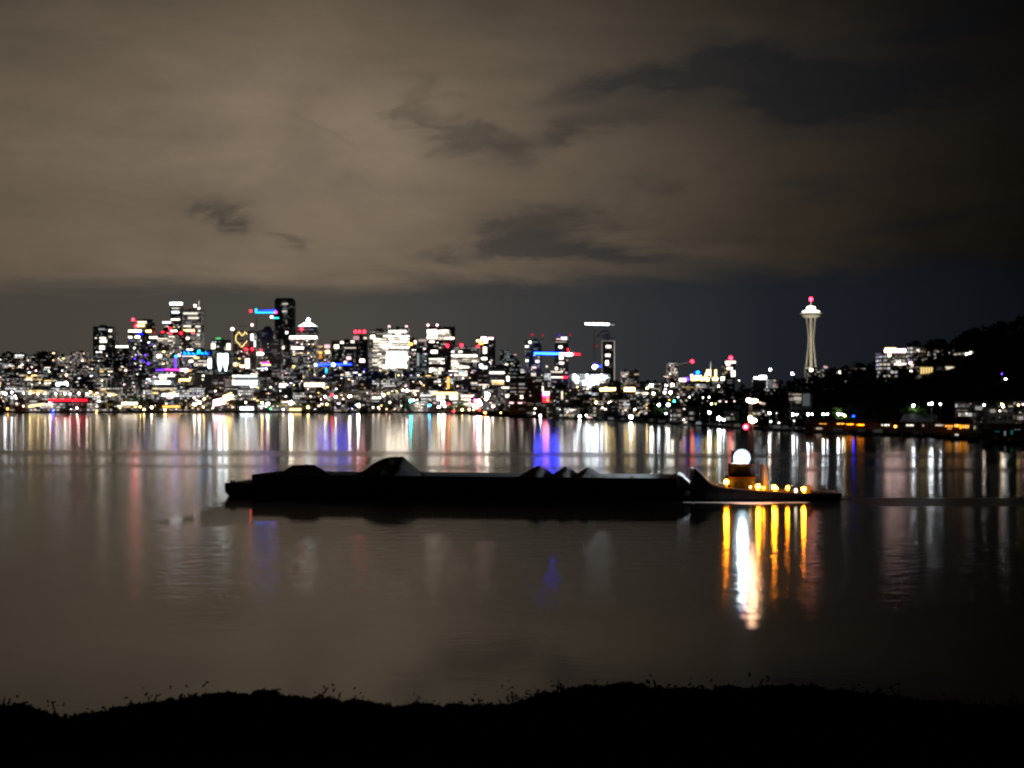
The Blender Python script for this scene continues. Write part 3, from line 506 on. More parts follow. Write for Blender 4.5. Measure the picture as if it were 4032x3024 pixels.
building('hall', 'low hall with two white lights left of the saucer topped tower', 2966, 3022, 1490, 2100, 'drk', [('r', 2968, 1484, 2984, 1492, 'W', 6.), ('r', 2988, 1479, 3018, 1493, 'W', 9.)])
building('house', 'small grey building lit at one corner above the lamp row', 3024, 3062, 1494, 1500, 'hse', [('r', 3026, 1495, 3042, 1528, 'W', .12), ('r', 3040, 1512, 3058, 1520, 'k', .3)])  # broad corner panel glows very weakly, not a window
building('house', 'two pale boxy buildings side by side above the lamp row', 3118, 3198, 1547, 1020, 'gry', [('r', 3120, 1550, 3154, 1556, 'w', .3), ('r', 3126, 1563, 3154, 1575, 'w', .5), ('r', 3133, 1575, 3152, 1588, 'w', .2), ('r', 3161, 1550, 3188, 1598, 'W', .08)])  # broad panels over the wall faces glow very weakly, not windows
building('hall', 'low building under the saucer topped tower with white lamp', 3180, 3250, 1455, 2500, 'hse', [('r', 3188, 1451, 3200, 1462, 'w', 8.), ('r', 3244, 1442, 3258, 1450, 'k', .8), ('s', 3205, 1440, 3250, 1475, 'Wk', .5, 5)])
building('house', 'small hilltop building with white lamps right of the saucer topped tower', 3298, 3336, 1462, 1800, 'hse', [('r', 3303, 1460, 3310, 1478, 'w', 3.), ('r', 3306, 1470, 3328, 1478, 'w', 7.), ('r', 3324, 1446, 3329, 1468, 'w', 1.)])
r, cx, z0, h, w, d = building('hall', 'long low hilltop building with a pale glowing roof', 3338, 3412, 1458, 1750, 'hse', [])
MB().box(-w/2, w/2, -1, 6, h+1., h+2.2).build('glowing_roof', em('w', .28, False), r)  # roof slab glows weakly by itself, imitating light on it
# 15 right hill
r, cx, z0, h, w, d = building('apartment_block', 'hillside apartment block with a glaring pink white roof line', 3470, 3572, 1390, 1290, 'hil', [('r', 3482, 1374, 3566, 1388, 'k', 7., 'roof_light'), ('r', 3484, 1369, 3530, 1376, 'h', 3.5, 'roof_light'), ('r', 3497, 1391, 3507, 1404, 'w', 5.), ('r', 3522, 1431, 3568, 1437, 'w', 4.), ('r', 3532, 1423, 3544, 1432, 'w', 4.), ('s', 3472, 1395, 3520, 1460, 'kW', .4, 12)])
building('apartment_block', 'pale square apartment block right of the roof lit hillside block', 3578, 3642, 1368, 1330, 'hil', [('r', 3609, 1376, 3620, 1384, 'w', 1.5), ('r', 3636, 1412, 3650, 1418, 'w', 1.), ('r', 3578, 1426, 3598, 1438, 'k', 8.), ('s', 3582, 1375, 3640, 1440, 'wk', .4, 12)])
building('apartment_block', 'dim long apartment block behind hillside trees', 3645, 3758, 1372, 1380, 'hil', [('r', 3738, 1385, 3748, 1393, 'w', 2.5), ('r', 3680, 1411, 3692, 1417, 'w', 1.2), ('r', 3655, 1385, 3664, 1393, 'w', .8)])
building('garage', 'lit white parking garage with columns on the hillside', 3618, 3680, 1443, 1180, 'gry', [('r', 3624+i*10, 1446, 3631+i*10, 1472-i, 'y', 1.0) for i in range(5)])
building('garage', 'second lit garage opening right of a dark tree', 3706, 3758, 1440, 1180, 'gry', [('r', 3722, 1444, 3752, 1462, 'w', .9), ('r', 3736, 1446, 3758, 1456, 'y', 1.2), ('r', 3582, 1458, 3592, 1464, 'w', 3.)])
building('apartment_block', 'dim yellow apartment row below the dark hilltop', 3800, 3985, 1388, 1250, 'hil', [('r', 3802, 1390, 3813, 1404, 'w', 7.), ('r', 3818, 1383, 3832, 1402, 'w', 8.), ('r', 3836, 1388, 3870, 1400, 'y', .4), ('r', 3804, 1425, 3812, 1434, 'W', 6.), ('r', 3862, 1392, 3868, 1398, 'w', 4.), ('r', 3905, 1375, 3925, 1398, 'y', .25), ('r', 3976, 1406, 3982, 1420, 'w', 2.), ('r', 3815, 1412, 3850, 1430, 'W', .05)])

# filler rows behind the waterfront
def pick(*a): return R.choice(a)
KIND = dict(off='grey office block', res='brown apartment block', drk='dark glass block', brn='brown banded mid rise', gry='pale concrete block', offb='brightly lit office block', tea='teal glass block', hse='small house')
ROWN = {0: 'at the waterfront', 1: 'one street inland', 2: 'in the middle rows', 3: 'in the upper rows', 4: 'high at the back', 5: 'behind the marina', 6: 'on the slope'}
PAL = {'l': 'wwhWkyl', 'c': 'wwwhWyk', 'r': 'wkWyhl'}
def fill(row, xa, xb, prof, D0, wr, facs, nl, E, hj=12, dens=1.):
    px = xa+R.uniform(-10, 10)
    while px < xb:
        w = R.uniform(*wr)
        if R.random() < dens:
            D = D0*R.uniform(.97, 1.04); f = R.choice(facs); yt = interp(prof, px+w/2)+R.uniform(-hj, hj)
            lab = uniq(KIND[f]+' '+ROWN[row], px+w/2)
            yb = min(HY+(H0-terr(px+w/2, D)-2)/D*F, yt+95); L = []
            k = R.random()
            if row == 6: L = [('s', px+1, yt+2, px+w-2, max(yb, yt+8), 'wwyk', E, R.randint(1, nl))]
            elif k < .30: L = [('g', px+3, yt+4, px+w-3, min(yb, yt+R.uniform(12, 34)), 'wwW' if k < .2 else 'wy', E*.7, R.choice((6, 7, 8)), .55), ('s', px+2, yt+5, px+w-2, max(yt+14, yb), PAL['c'], E, nl//2+2)]
            else: L = [('s', px+2, yt+3, px+w-2, max(yt+10, yb), R.choice((PAL['l'], PAL['c'], PAL['r'])), E, R.randint(nl//2, nl))]
            building('house' if f == 'hse' else 'office_block' if f in ('off', 'offb', 'drk', 'tea') else 'city_block', lab, px, px+w, yt, D, f, L, group='buildings '+ROWN[row], rz=R.uniform(-.12, .12), cat='house' if f == 'hse' else 'building')
        px += w*R.uniform(.9, 1.06)+1
P5 = [(-60, 1392), (150, 1398), (340, 1400), (500, 1400), (620, 1370), (900, 1395), (1250, 1400), (1450, 1400), (1650, 1380), (1960, 1445), (2130, 1470)]
fill(4, -40, 2120, P5, 3500, (38, 74), ['off', 'drk', 'res', 'brn', 'gry'], 14, 5., 14)
P4 = [(-60, 1425), (300, 1440), (600, 1450), (1000, 1455), (1400, 1462), (1900, 1468), (2150, 1490)]
fill(3, -40, 1960, P4, 2880, (42, 86), ['off', 'drk', 'res', 'brn', 'tea', 'off'], 15, 6., 14)
P3 = [(-60, 1478), (1000, 1490), (1900, 1492)]
fill(2, -40, 1930, P3, 2580, (48, 100), ['off', 'res', 'brn', 'offb', 'gry', 'drk', 'off'], 14, 6., 12)
P2 = [(-60, 1530), (1000, 1535), (1900, 1540)]
fill(1, -40, 1990, P2, 2350, (50, 110), ['off', 'res', 'brn', 'offb', 'offb', 'drk', 'res'], 11, 6., 10)
P1 = [(-60, 1584), (1000, 1582), (1900, 1586)]
fill(0, -40, 1850, P1, 2185, (50, 120), ['off', 'res', 'brn', 'offb', 'drk', 'res'], 7, 7., 8)
fill(3, 2230, 2760, [(2200, 1500), (2500, 1505), (2760, 1512)], 2350, (30, 60), ['drk', 'res', 'brn', 'off'], 7, 4., 9, .8)
fill(2, 2140, 2900, [(2140, 1540), (2900, 1545)], 1950, (40, 80), ['res', 'drk', 'brn', 'hse', 'off'], 7, 4., 10, .9)
fill(1, 2280, 2980, [(2280, 1575), (2980, 1572)], 1620, (36, 74), ['res', 'drk', 'hse', 'hse'], 6, 4., 10, .85)
fill(5, 2150, 2640, [(2150, 1608), (2640, 1608)], 1420, (36, 66), ['hse', 'res', 'drk', 'hse'], 3, 4., 8, .8)
fill(6, 2640, 3010, [(2640, 1612), (3010, 1612)], 1080, (36, 66), ['hse', 'drk', 'hse'], 2, 1.6, 10, .6)
fill(6, 3790, 4100, [(3790, 1588), (4100, 1580)], 790, (36, 60), ['drk', 'hse', 'drk'], 3, .8, 8, .9)
fill(6, 3800, 4090, [(3790, 1618), (4100, 1618)], 735, (36, 60), ['drk', 'hse', 'drk'], 2, .6, 8, .9)

# ------------------------------------------------------------------ tower cranes
def crane(label, mx, ytip, ybase, D, x0, x1, yj, segs, beac=(), mc=M_STEEL):
    z0 = Z(ybase, D); cx = X(mx, D); r = thing('tower_crane', label, 'crane', (cx, D, z0)); h = Z(yj, D)-z0
    m = MB()
    for a in (-.9, .9):
        for q in (-.9, .9): m.beam((a, q, 0), (a, q, h), .25)
    k = 0.
    while k < h-2: m.beam((-.9, -.9, k), (.9, -.9, k+2), .15); m.beam((.9, .9, k), (-.9, .9, k+2), .15); k += 2
    m.build('mast', mc, r)
    xa, xb = X(x0, D)-cx, X(x1, D)-cx; m = MB()
    for (yy_, zz) in ((-.8, h), (.8, h), (0, h+2.)): m.beam((xa, yy_, zz), (xb, yy_, zz), .25)
    k = xa
    while k < xb: m.beam((k, -.8, h), (k+1, 0, h+2), .14); m.beam((k+1, 0, h+2), (k+2, .8, h), .14); k += 2
    m.build('jib', mc, r)
    zt = Z(ytip, D)-z0
    if ytip < yj: MB().beam((0, 0, h), (0, 0, zt), .6, .6, .2).beam((0, 0, zt), (xa*.7, 0, h+2), .12).beam((0, 0, zt), (xb*.7, 0, h+2), .12).build('apex', mc, r)
    MB().box(.8, 2.6, -1, 1, h-2.6, h-.2).build('operator_cab', M_STEEL, r)
    MB().box(min(xb-4, xb), xb, -1, 1, h-1.8, h-.1).build('counterweight', M_CONC, r)
    for s in segs:
        a, q, e, f, c, E, tk = s
        MB().beam((X(a, D)-cx, -1.15, Z(q, D)-z0), (X(e, D)-cx, -1.15, Z(f, D)-z0), tk*.72/F*D).build('led_strip', em(c, E, False), r)
    for a, q, c, E, s in beac: link('beacon_light', ballm(c, E), r, (X(a, D)-cx, -1.4, Z(q, D)-z0), (s/F*D,)*3)
crane('crane with a bright blue and cyan jib left of the black slab tower', 1010, 1212, 1330, 3200, 996, 1092, 1231, [(1006, 1228, 1086, 1222, 'b', 13.5, 7), (1006, 1231, 1088, 1231, 'c', 5., 5), (1009, 1216, 1009, 1230, 'c', 5., 9)], [(988, 1225, 'r', 12, 5), (1086, 1230, 'm', 8, 5)])
crane('small crane with a cyan green jib crossing the black slab tower', 1085, 1247, 1330, 3180, 1070, 1100, 1252, [(1076, 1252, 1098, 1252, 't', 2.5, 7)], [(1070, 1248, 'k', 10, 5)])
crane('unlit dark crane jib above the heart lit building', 994, 1280, 1310, 3220, 940, 1000, 1285, [], [(993, 1279, 'k', 6, 5)])
crane('crane with purple lit mast and pink purple jib', 690, 1403, 1470, 2750, 615, 750, 1457, [(691, 1408, 691, 1449, 'p', 3., 9), (615, 1458, 650, 1455, 'p', 3.5, 7), (650, 1455, 720, 1457, 'm', 3., 7), (712, 1457, 742, 1458, 'k', 9., 11), (742, 1459, 754, 1459, 'o', 3., 6)], [(694, 1403, 'c', 8, 5), (706, 1399, 'k', 7, 5)])
crane('crane with a long blue jib right of the pyramid topped tower', 1315, 1428, 1480, 2800, 1240, 1388, 1436, [(1248, 1436, 1384, 1434, 'b', 22.5, 8), (1250, 1438, 1300, 1436, 'c', 3., 4), (1285, 1450, 1285, 1468, 'c', 4., 8)], [(1243, 1437, 'w', 8, 5), (1313, 1436, 'W', 9, 7), (1360, 1427, 'k', 3, 6)])
crane('crane with a blue, white and red jib right of centre', 2232, 1372, 1480, 2350, 2098, 2288, 1394, [(2103, 1391, 2205, 1393, 'b', 75, 11), (2105, 1391, 2205, 1393, 'c', 7., 5), (2203, 1395, 2255, 1396, 'W', 10., 12), (2254, 1395, 2284, 1395, 'r', 6., 8), (2234, 1372, 2240, 1390, 'r', 4., 6)], [(2242, 1396, 'W', 12, 7)])
crane('tall crane with a long white lit jib', 2340, 1265, 1480, 2420, 2300, 2422, 1276, [(2304, 1275, 2398, 1277, 'W', 8., 9), (2398, 1279, 2420, 1279, 'W', .5, 4)], [(2349, 1362, 'r', .4, 4)], mat('red_steel', (.3, .07, .04)))
crane('low crane arm with a blue white lamp below the white lit crane', 2343, 1428, 1480, 2380, 2334, 2370, 1442, [(2345, 1445, 2352, 1440, 'W', 12., 10), (2352, 1442, 2366, 1442, 'b', 27, 7), (2343, 1430, 2343, 1445, 'p', 4., 6)], [(2340, 1445, 'W', 14, 8)])
crane('luffing crane with a red tip light right of the small speckled tower', 2697, 1425, 1492, 2450, 2680, 2700, 1436, [(2668, 1436, 2724, 1424, 'w', .25, 2)], [(2725, 1423, 'r', 16, 7)])

# ------------------------------------------------------------------ saucer topped tower
D = 3050; cx = X(3193, D); z0 = terr(3193, D); px2m = D/F
sn = thing('observation_tower', 'white saucer topped observation tower with hourglass legs and red tip light', 'tower', (cx, D, z0))
zz = lambda py: Z(py, D)-z0
def legpath(t): # t 0 base .. 1 top -> (radius, z)
    y_ = 1560-t*(1560-1250)
    return interp([(1250, 19.5), (1275, 15.5), (1320, 10.8), (1355, 10.6), (1400, 15), (1450, 21), (1560, 33)], y_)*px2m, zz(y_)
for k, ang in enumerate((-100, 20, 140)):
    a = math.radians(ang); m = MB(); ux, uy = math.cos(a), math.sin(a)
    for sgn in (-1, 1):
        prev = None
        for i in range(25):
            rr, zv = legpath(i/24); q = .5+.5*abs(i/24-.75); p = Vector((ux*rr-uy*sgn*q*2., uy*rr+ux*sgn*q*2., zv))
            if prev is not None: m.beam(prev, p, 1.5)
            prev = p
    for i in range(0, 24, 6):
        rr, zv = legpath(i/24); q = .5+.5*abs(i/24-.75); m.beam((ux*rr-uy*q*1.6, uy*rr+ux*q*1.6, zv), (ux*rr+uy*q*1.6, uy*rr-ux*q*1.6, zv), .9)
    m.build('leg', M_WHITE, sn)
m = MB(); m.lathe([(3.0, -2), (3.0, zz(1250))], 6); m.build('core_shaft', mat('bronze_core', (.20, .14, .06)), sn)
m = MB(); m.lathe([(6, zz(1452)), (12.5, zz(1450)), (12.5, zz(1447)), (6, zz(1446))], 24); m.build('lower_deck', M_WHITE, sn)
R1 = 44*px2m
m = MB(); m.lathe([(9, zz(1252)), (14.5, zz(1248)), (17., zz(1244)), (17., zz(1241.5)), (12, zz(1240))], 40); m.build('lower_ring', M_WHITE, sn, smooth=False)
m = MB(); m.lathe([(12, zz(1240)), (R1*.9, zz(1236)), (R1, zz(1234.5)), (R1, zz(1233)), (R1*.75, zz(1231.5)), (12, zz(1231))], 48); m.build('halo_ring', M_WHITE, sn)
m = MB(); m.lathe([(12, zz(1231)), (16.2, zz(1230)), (16.8, zz(1226)), (13, zz(1222.5)), (9, zz(1220.5))], 40); m.build('saucer_roof', em('w', 3., False), sn)  # roof shell itself glows, in place of lamps on it
m = MB(); m.lathe([(8.4, zz(1220.4)), (8.4, zz(1210)), (6.5, zz(1207)), (2, zz(1205.5))], 30); m.build('top_house', em('w', 5., False), sn)  # glows as a whole, in place of its lamps
m = MB(); m.tube((0, 0, zz(1206)), (0, 0, zz(1184)), 1.4, .6, 8); m.build('antenna', M_WHITE, sn)
link('beacon_light', ballm('r', 40), sn, (0, 0, zz(1178)), (3.4,)*3)
def spot(name, loc, tgt, P_, col, ang, r=1.):
    l = bpy.data.lights.new(name, 'SPOT'); l.energy = P_; l.color = col; l.spot_size = math.radians(ang); l.spot_blend = .5; l.shadow_soft_size = r
    o = bpy.data.objects.new(name, l); C.objects.link(o); o.location = loc; o.rotation_euler = (Vector(tgt)-Vector(loc)).to_track_quat('-Z', 'Y').to_euler(); o.parent = None; return o
spot('floodlight', (cx-60, D-130, z0+60), (cx, D, z0+115), 4.2e5, (1., .90, .66), 75)
spot('floodlight', (cx+70, D-120, z0+60), (cx, D, z0+115), 2.4e5, (1., .90, .66), 75)
spot('floodlight', (cx, D-26, z0+25), (cx, D, z0+85), 3.5e4, (1., .72, .25), 50)

# ------------------------------------------------------------------ trees
def leafcloud(m, c, rx, rz, n, s, rng, clumps=9):
    cs = []
    for _ in range(clumps):
        a = rng.uniform(0, 6.283); q = math.sqrt(rng.random())*.75; zv = rng.uniform(-.75, .85); q *= math.sqrt(max(.1, 1-zv*zv*.8))
        cs.append((c[0]+rx*q*math.cos(a), c[1]+rx*q*math.sin(a), c[2]+rz*zv, rng.uniform(.28, .5)))
    for _ in range(n):
        k = rng.choice(cs); d = Vector((rng.gauss(0, 1), rng.gauss(0, 1), rng.gauss(0, 1))).normalized()*rng.uniform(.4, 1.05)*k[3]
        p = Vector((k[0]+d.x*rx, k[1]+d.y*rx, k[2]+d.z*rz*.8)); u = Vector((rng.gauss(0, 1), rng.gauss(0, 1), rng.gauss(0, 1))).normalized(); v = u.orthogonal().normalized(); q = s*rng.uniform(.6, 1.4)
        m.add([p-u*q-v*q*.5, p+u*q-v*q*.5, p+u*q*.9+v*q*.6, p-u*q*.8+v*q*.5], [(0, 1, 2, 3)])
TR = []
for k in range(4):
    rg = random.Random(30+k); m = MB(); leafcloud(m, (0, 0, 7.4), 3.9, 4.4, 1100, .34, rg, 14)
    tk = MB(); tk.tube((0, 0, -1), (0, 0, 6), .34, .2, 7)
    for i in range(6): a = i*1.05+k; tk.tube((0, 0, 3+i*.5), (2*math.cos(a), 2*math.sin(a), 6+i*.5), .16, .05, 5)
    TR.append((m.mesh('crown', M_LEAF), tk.mesh('trunk', M_BARK)))
LIT_CROWNS = []
for cm_, _ in TR: g_ = cm_.copy(); g_.materials.clear(); g_.materials.append(M_LEAF_LIT); LIT_CROWNS.append(g_)  # crown copies with the lamp light painted into their green
def tree(label, px, py_top, D, k=0, sx=1., dark=False, group='shore trees'):
    z0 = terr(px, D); h = max(4, Z(py_top, D)-z0); s = h/12.
    r = thing('tree', label, 'tree', (X(px, D), D, z0), R.uniform(0, 6), group)
    link('crown', TR[k][0], r, (0, 0, 0), (s*sx, s*sx, s)); link('trunk', TR[k][1], r, (0, 0, 0), (s, s, s)); return r
for px, py, D, k in [(8, 1590, 2150, 0), (60, 1598, 2150, 1), (150, 1602, 2140, 2), (270, 1598, 2140, 3), (300, 1592, 2150, 0), (330, 1590, 2145, 1), (405, 1586, 2140, 2), (430, 1578, 2140, 3), (450, 1590, 2140, 0), (520, 1560, 2160, 1), (548, 1556, 2165, 3), (590, 1565, 2150, 2), (720, 1580, 2145, 0), (745, 1590, 2140, 2), (935, 1560, 2180, 1), (960, 1566, 2175, 2), (1095, 1582, 2145, 3), (1160, 1592, 2140, 2), (1180, 1580, 2140, 0), (1320, 1595, 2140, 1), (1385, 1594, 2140, 3),
                     (1540, 1590, 2135, 0), (1590, 1586, 2135, 1), (1605, 1594, 2135, 2), (1780, 1588, 2135, 3), (1815, 1575, 2135, 1), (1800, 1592, 2135, 0), (1975, 1590, 1640, 2), (2280, 1555, 1700, 1), (2300, 1590, 1450, 3), (2420, 1500, 2100, 0), (2440, 1540, 1800, 2), (2560, 1580, 1500, 1), (2590, 1600, 1200, 3), (2660, 1590, 1250, 0), (2810, 1590, 1130, 2)]:
    r = tree(uniq('dark leafy tree on the shore', px), px, py, D, k, 1.25)
    if k in (1, 3): r.children[0].data = LIT_CROWNS[k]
for px, py, k, l in ((3362, 1600, 0, 'forked pale green tree lit by the lamp row'), (3396, 1602, 1, 'leaning green lit tree right of the blue dock light'), (3430, 1622, 2, 'low green bush like tree right of the forked tree'), (3570, 1596, 3, 'bright lime tree beside a shore lamp'), (3606, 1606, 0, 'dim green tree between two shore lamps'), (3640, 1610, 1, 'small olive tree left of the double lamp'), (3305, 1597, 2, 'dim tree above the fourth lamp of the row'), (3480, 1610, 3, 'black tree left of the lime tree')):
    r = tree(l, px, py, shore(px)+33+R.uniform(0, 4), k, 1.1, group=None)
    if 'black' not in l: cc = r.children[0]; cc.data = LIT_CROWNS[k]
# dark wooded hillside: one mass
rg = random.Random(5); m = MB()
for i in range(900):
    px = rg.uniform(2560, 4400); s0 = shore(px); D = s0+60+(1560-s0)*rg.random()**.8
    if px < 3150 and rg.random() < .45: continue
    bad = any(a-6 < px < b_+6 and D < dd for a, b_, dd in ((3118, 3198, 1030), (3470, 3645, 1130), (3612, 3684, 1190), (3706, 3758, 1190), (3798, 3985, 1250), (3024, 3062, 1500), (3790, 4100, 800), (3338, 3412, 1750)) if D > dd-420)
    h = rg.uniform(7, 14)*(1 if D > 900 else .75)
    if bad: h *= .5
    z = terr(px, D); rx = h*rg.uniform(.32, .5)
    leafcloud(m, (X(px, D), D, z+h*.5), rx, h*.5, 80, h*.085, rg, 6)
o = m.build('hillside_wood', M_LEAF2); tag(o, 'dark wooded hillside on the right', 'trees', kind='stuff')
for px, py, D in ((3352, 1452, 1550), (3378, 1428, 1500), (3402, 1436, 1520), (3440, 1425, 1500), (3268, 1446, 1600), (3327, 1440, 1600), (3600, 1345, 1500), (3660, 1338, 1520), (3700, 1335, 1520), (3780, 1318, 1500), (3810, 1296, 1500), (3850, 1288, 1500), (3900, 1280, 1500), (3950, 1262, 1500), (4000, 1252, 1500), (4030, 1246, 1480)):
    tree(uniq('black hilltop tree', px), px, py, D, R.randrange(4), 1.25, group='hilltop trees')

# ------------------------------------------------------------------ shore lamps
def lamp(label, px, py, D, c='w', E=60, r=4., name='street_lamp', group='waterfront lamps', twin=0, cat='lamp'):
    z0 = terr(px, D) if D > shore(px) else .6; z = Z(py, D)
    if z < z0+1.5: z0 = z-2.5
    t_ = thing(name, label, cat, (X(px, D), D, z0), 0, group)
    h = z-z0; rr = r*.62/F*D; E *= 1.8
    MB().tube((0, 0, -1), (0, 0, h-rr*.8), .14, .09, 6).build('pole', M_STEEL, t_)
    link('lamp_head', ballm(c, E), t_, (0, 0, h), (rr, rr, rr*.8))
    MB().tube((0, 0, h+rr*.75), (0, 0, h+rr*.75+.25), rr*.7, rr*.25, 8).build('lamp_hood', M_STEEL, t_)
    if twin: MB().beam((0, 0, h-rr), (twin, 0, h-rr), .12).build('arm', M_STEEL, t_); link('lamp_head', ballm(c, E*.5), t_, (twin, 0, h), (rr*.6,)*3)
CN = dict(h='peach', l='lavender', w='warm white', W='white', y='yellow', o='orange', r='red', b='blue', c='cyan', m='magenta', k='pinkish', t='teal', g='green', p='purple')
for px, py, c, E, r in [(20, 1550, 'W', 40, 7), (46, 1545, 'W', 30, 6), (60, 1560, 'w', 20, 4), (92, 1549, 'w', 14, 4), (118, 1548, 'y', 20, 6), (150, 1549, 'y', 14, 5), (178, 1549, 'y', 16, 5), (220, 1550, 'w', 16, 5), (256, 1550, 'w', 22, 6), (275, 1551, 'k', 20, 6), (310, 1549, 'k', 22, 6), (342, 1551, 'w', 20, 6), (356, 1543, 'y', 12, 5),
                        (30, 1610, 'o', 14, 5), (92, 1600, 'w', 6, 4), (197, 1588, 'w', 22, 7), (208, 1617, 'b', 63, 5), (303, 1607, 'w', 14, 5), (380, 1622, 'o', 24, 6), (430, 1555, 'w', 16, 6), (552, 1602, 'y', 14, 5), (567, 1612, 'y', 16, 6), (597, 1604, 'w', 18, 7), (650, 1613, 'y', 14, 6), (655, 1590, 'w', 4, 4),
                        (766, 1592, 'w', 22, 8), (785, 1585, 'w', 26, 9), (764, 1566, 'k', 8, 5), (805, 1570, 'y', 14, 6), (800, 1603, 'y', 10, 5), (838, 1606, 'w', 8, 4), (848, 1540, 'w', 7, 5), (968, 1585, 'w', 10, 5), (1032, 1586, 'y', 22, 7), (1055, 1590, 'w', 24, 8), (1065, 1610, 'g', 6, 4),
                        (1145, 1586, 'w', 60, 13), (1115, 1612, 'w', 10, 5), (1213, 1604, 'y', 14, 7), (1262, 1572, 'k', 14, 5), (1280, 1562, 'w', 18, 6), (1307, 1555, 'r', 10, 8), (1322, 1563, 'w', 16, 7), (1287, 1592, 'y', 10, 6), (1377, 1560, 'w', 30, 9), (1380, 1605, 'y', 8, 4),
                        (1405, 1588, 'c', 10, 8), (1412, 1596, 'W', 70, 14), (1428, 1605, 'w', 40, 8), (1417, 1584, 'r', 8, 6), (1490, 1604, 'w', 6, 5), (1535, 1584, 'w', 8, 5), (1586, 1536, 'w', 16, 5), (1602, 1538, 'k', 26, 8), (1617, 1578, 't', 26, 10), (1630, 1575, 'W', 10, 5), (1650, 1584, 'r', 28, 9), (1648, 1592, 'k', 24, 6), (1691, 1596, 'c', 22, 7), (1728, 1602, 'w', 30, 7),
                        (1745, 1586, 'k', 40, 12), (1752, 1600, 'w', 16, 6), (1767, 1590, 'r', 16, 5), (1786, 1620, 'r', 14, 6), (1820, 1614, 'y', 16, 6), (1848, 1613, 'y', 16, 6), (1866, 1612, 'y', 12, 5), (1884, 1580, 'k', 60, 13), (1870, 1576, 'm', 16, 9), (1892, 1592, 'w', 30, 9), (1868, 1602, 'w', 20, 6), (1920, 1555, 'w', 40, 14), (1915, 1570, 'w', 28, 10), (1940, 1600, 'w', 20, 6), (1888, 1614, 'r', 10, 5), (1910, 1625, 'o', 20, 6), (1972, 1625, 'y', 5, 5)]:
    D = 2125 if py > 1575 else 2250
    if px > 1860: D = max(shore(px)+25, 1700) if py > 1600 else 2100
    lamp(uniq(CN[c]+' lamp '+('at the water edge' if py > 1575 else 'on the street above the shore'), px), px, py, D, c, E, r)
for px, py, c, E, r in [(2128, 1636, 'W', 40, 6), (2107, 1609, 'w', 8, 5), (2104, 1627, 'k', 8, 5), (2210, 1642, 'W', 20, 6), (2283, 1640, 'W', 30, 8), (2308, 1635, 'w', 14, 5), (2330, 1648, 'k', 8, 7), (2347, 1585, 'y', 26, 7), (2402, 1585, 'w', 34, 8), (2373, 1606, 'w', 10, 5), (2484, 1642, 'W', 50, 10), (2500, 1612, 'w', 12, 5), (2528, 1652, 'k', 6, 5), (2548, 1528, 'y', 22, 6), (2547, 1549, 'y', 12, 5), (2564, 1518, 'W', 36, 10), (2573, 1549, 'w', 18, 7), (2594, 1594, 'W', 26, 8), (2631, 1594, 'W', 30, 9), (2622, 1628, 'W', 8, 6), (2617, 1546, 'w', 18, 7), (2640, 1546, 'w', 30, 9), (2655, 1580, 't', 18, 6), (2636, 1576, 'o', 6, 5), (2622, 1518, 'w', 12, 6), (2648, 1516, 'w', 26, 9), (2670, 1564, 'w', 8, 4), (2715, 1564, 'w', 7, 5), (2768, 1565, 'w', 8, 4), (2792, 1564, 'w', 8, 5),
                        (2829, 1521, 'w', 12, 6), (2802, 1590, 'w', 10, 6), (2818, 1590, 'G', 3, 5), (2793, 1624, 'W', 50, 8), (2832, 1648, 'W', 60, 12), (2850, 1653, 'W', 30, 6), (2692, 1653, 'w', 4, 6), (2860, 1540, 'k', 5, 4), (2860, 1556, 'k', 8, 4), (2860, 1582, 'k', 5, 4), (2892, 1580, 'k', 4, 4), (2910, 1498, 'w', 4, 4), (3033, 1455, 'W', 18, 7), (3035, 1660, 'W', 4, 7), (3067, 1665, 'w', 3, 6), (3030, 1627, 'w', 60, 7), (3058, 1627, 'w', 2, 4), (3120, 1472, 'W', 20, 9), (3127, 1657, 'w', 2, 6), (3170, 1694, 'w', 1.5, 5)]:
    s0 = shore(px); D = s0+15 if py > 1600 else s0+(1600-py)*9+30
    lamp(uniq(CN.get(c, 'pale green')+' lamp '+('at the marina edge' if py > 1600 else 'in the streets behind the marina'), px), px, py, D, c, E, r, group='marina and slope lamps')
for i, px in enumerate((3123, 3182, 3242, 3302)):
    lamp(('first', 'second', 'third', 'fourth')[i]+' lamp of the evenly spaced white row counted from the left', px, 1631, shore(px)+28, 'W', 105, 5.5, group='row of white promenade lamps', twin=2.1)
lamp('cream flood lamp beside the fourth promenade lamp', 3326, 1637, shore(3326)+26, 'y', 16, 6, group=None)
lamp('small blue dock light below the forked green tree', 3361, 1639, shore(3361)+20, 'b', 26, 6, group=None)
lamp('white shore lamp beside the lime tree', 3597, 1597, shore(3597)+30, 'W', 75, 6, group=None)
lamp('brighter white double lamp on a tall pole above the dark shed', 3668, 1590, shore(3668)+30, 'W', 70, 7.5, group=None, twin=-1.)
lamp('smaller white lamp right of the tall double lamp', 3703, 1592, shore(3703)+30, 'W', 45, 5, group=None)
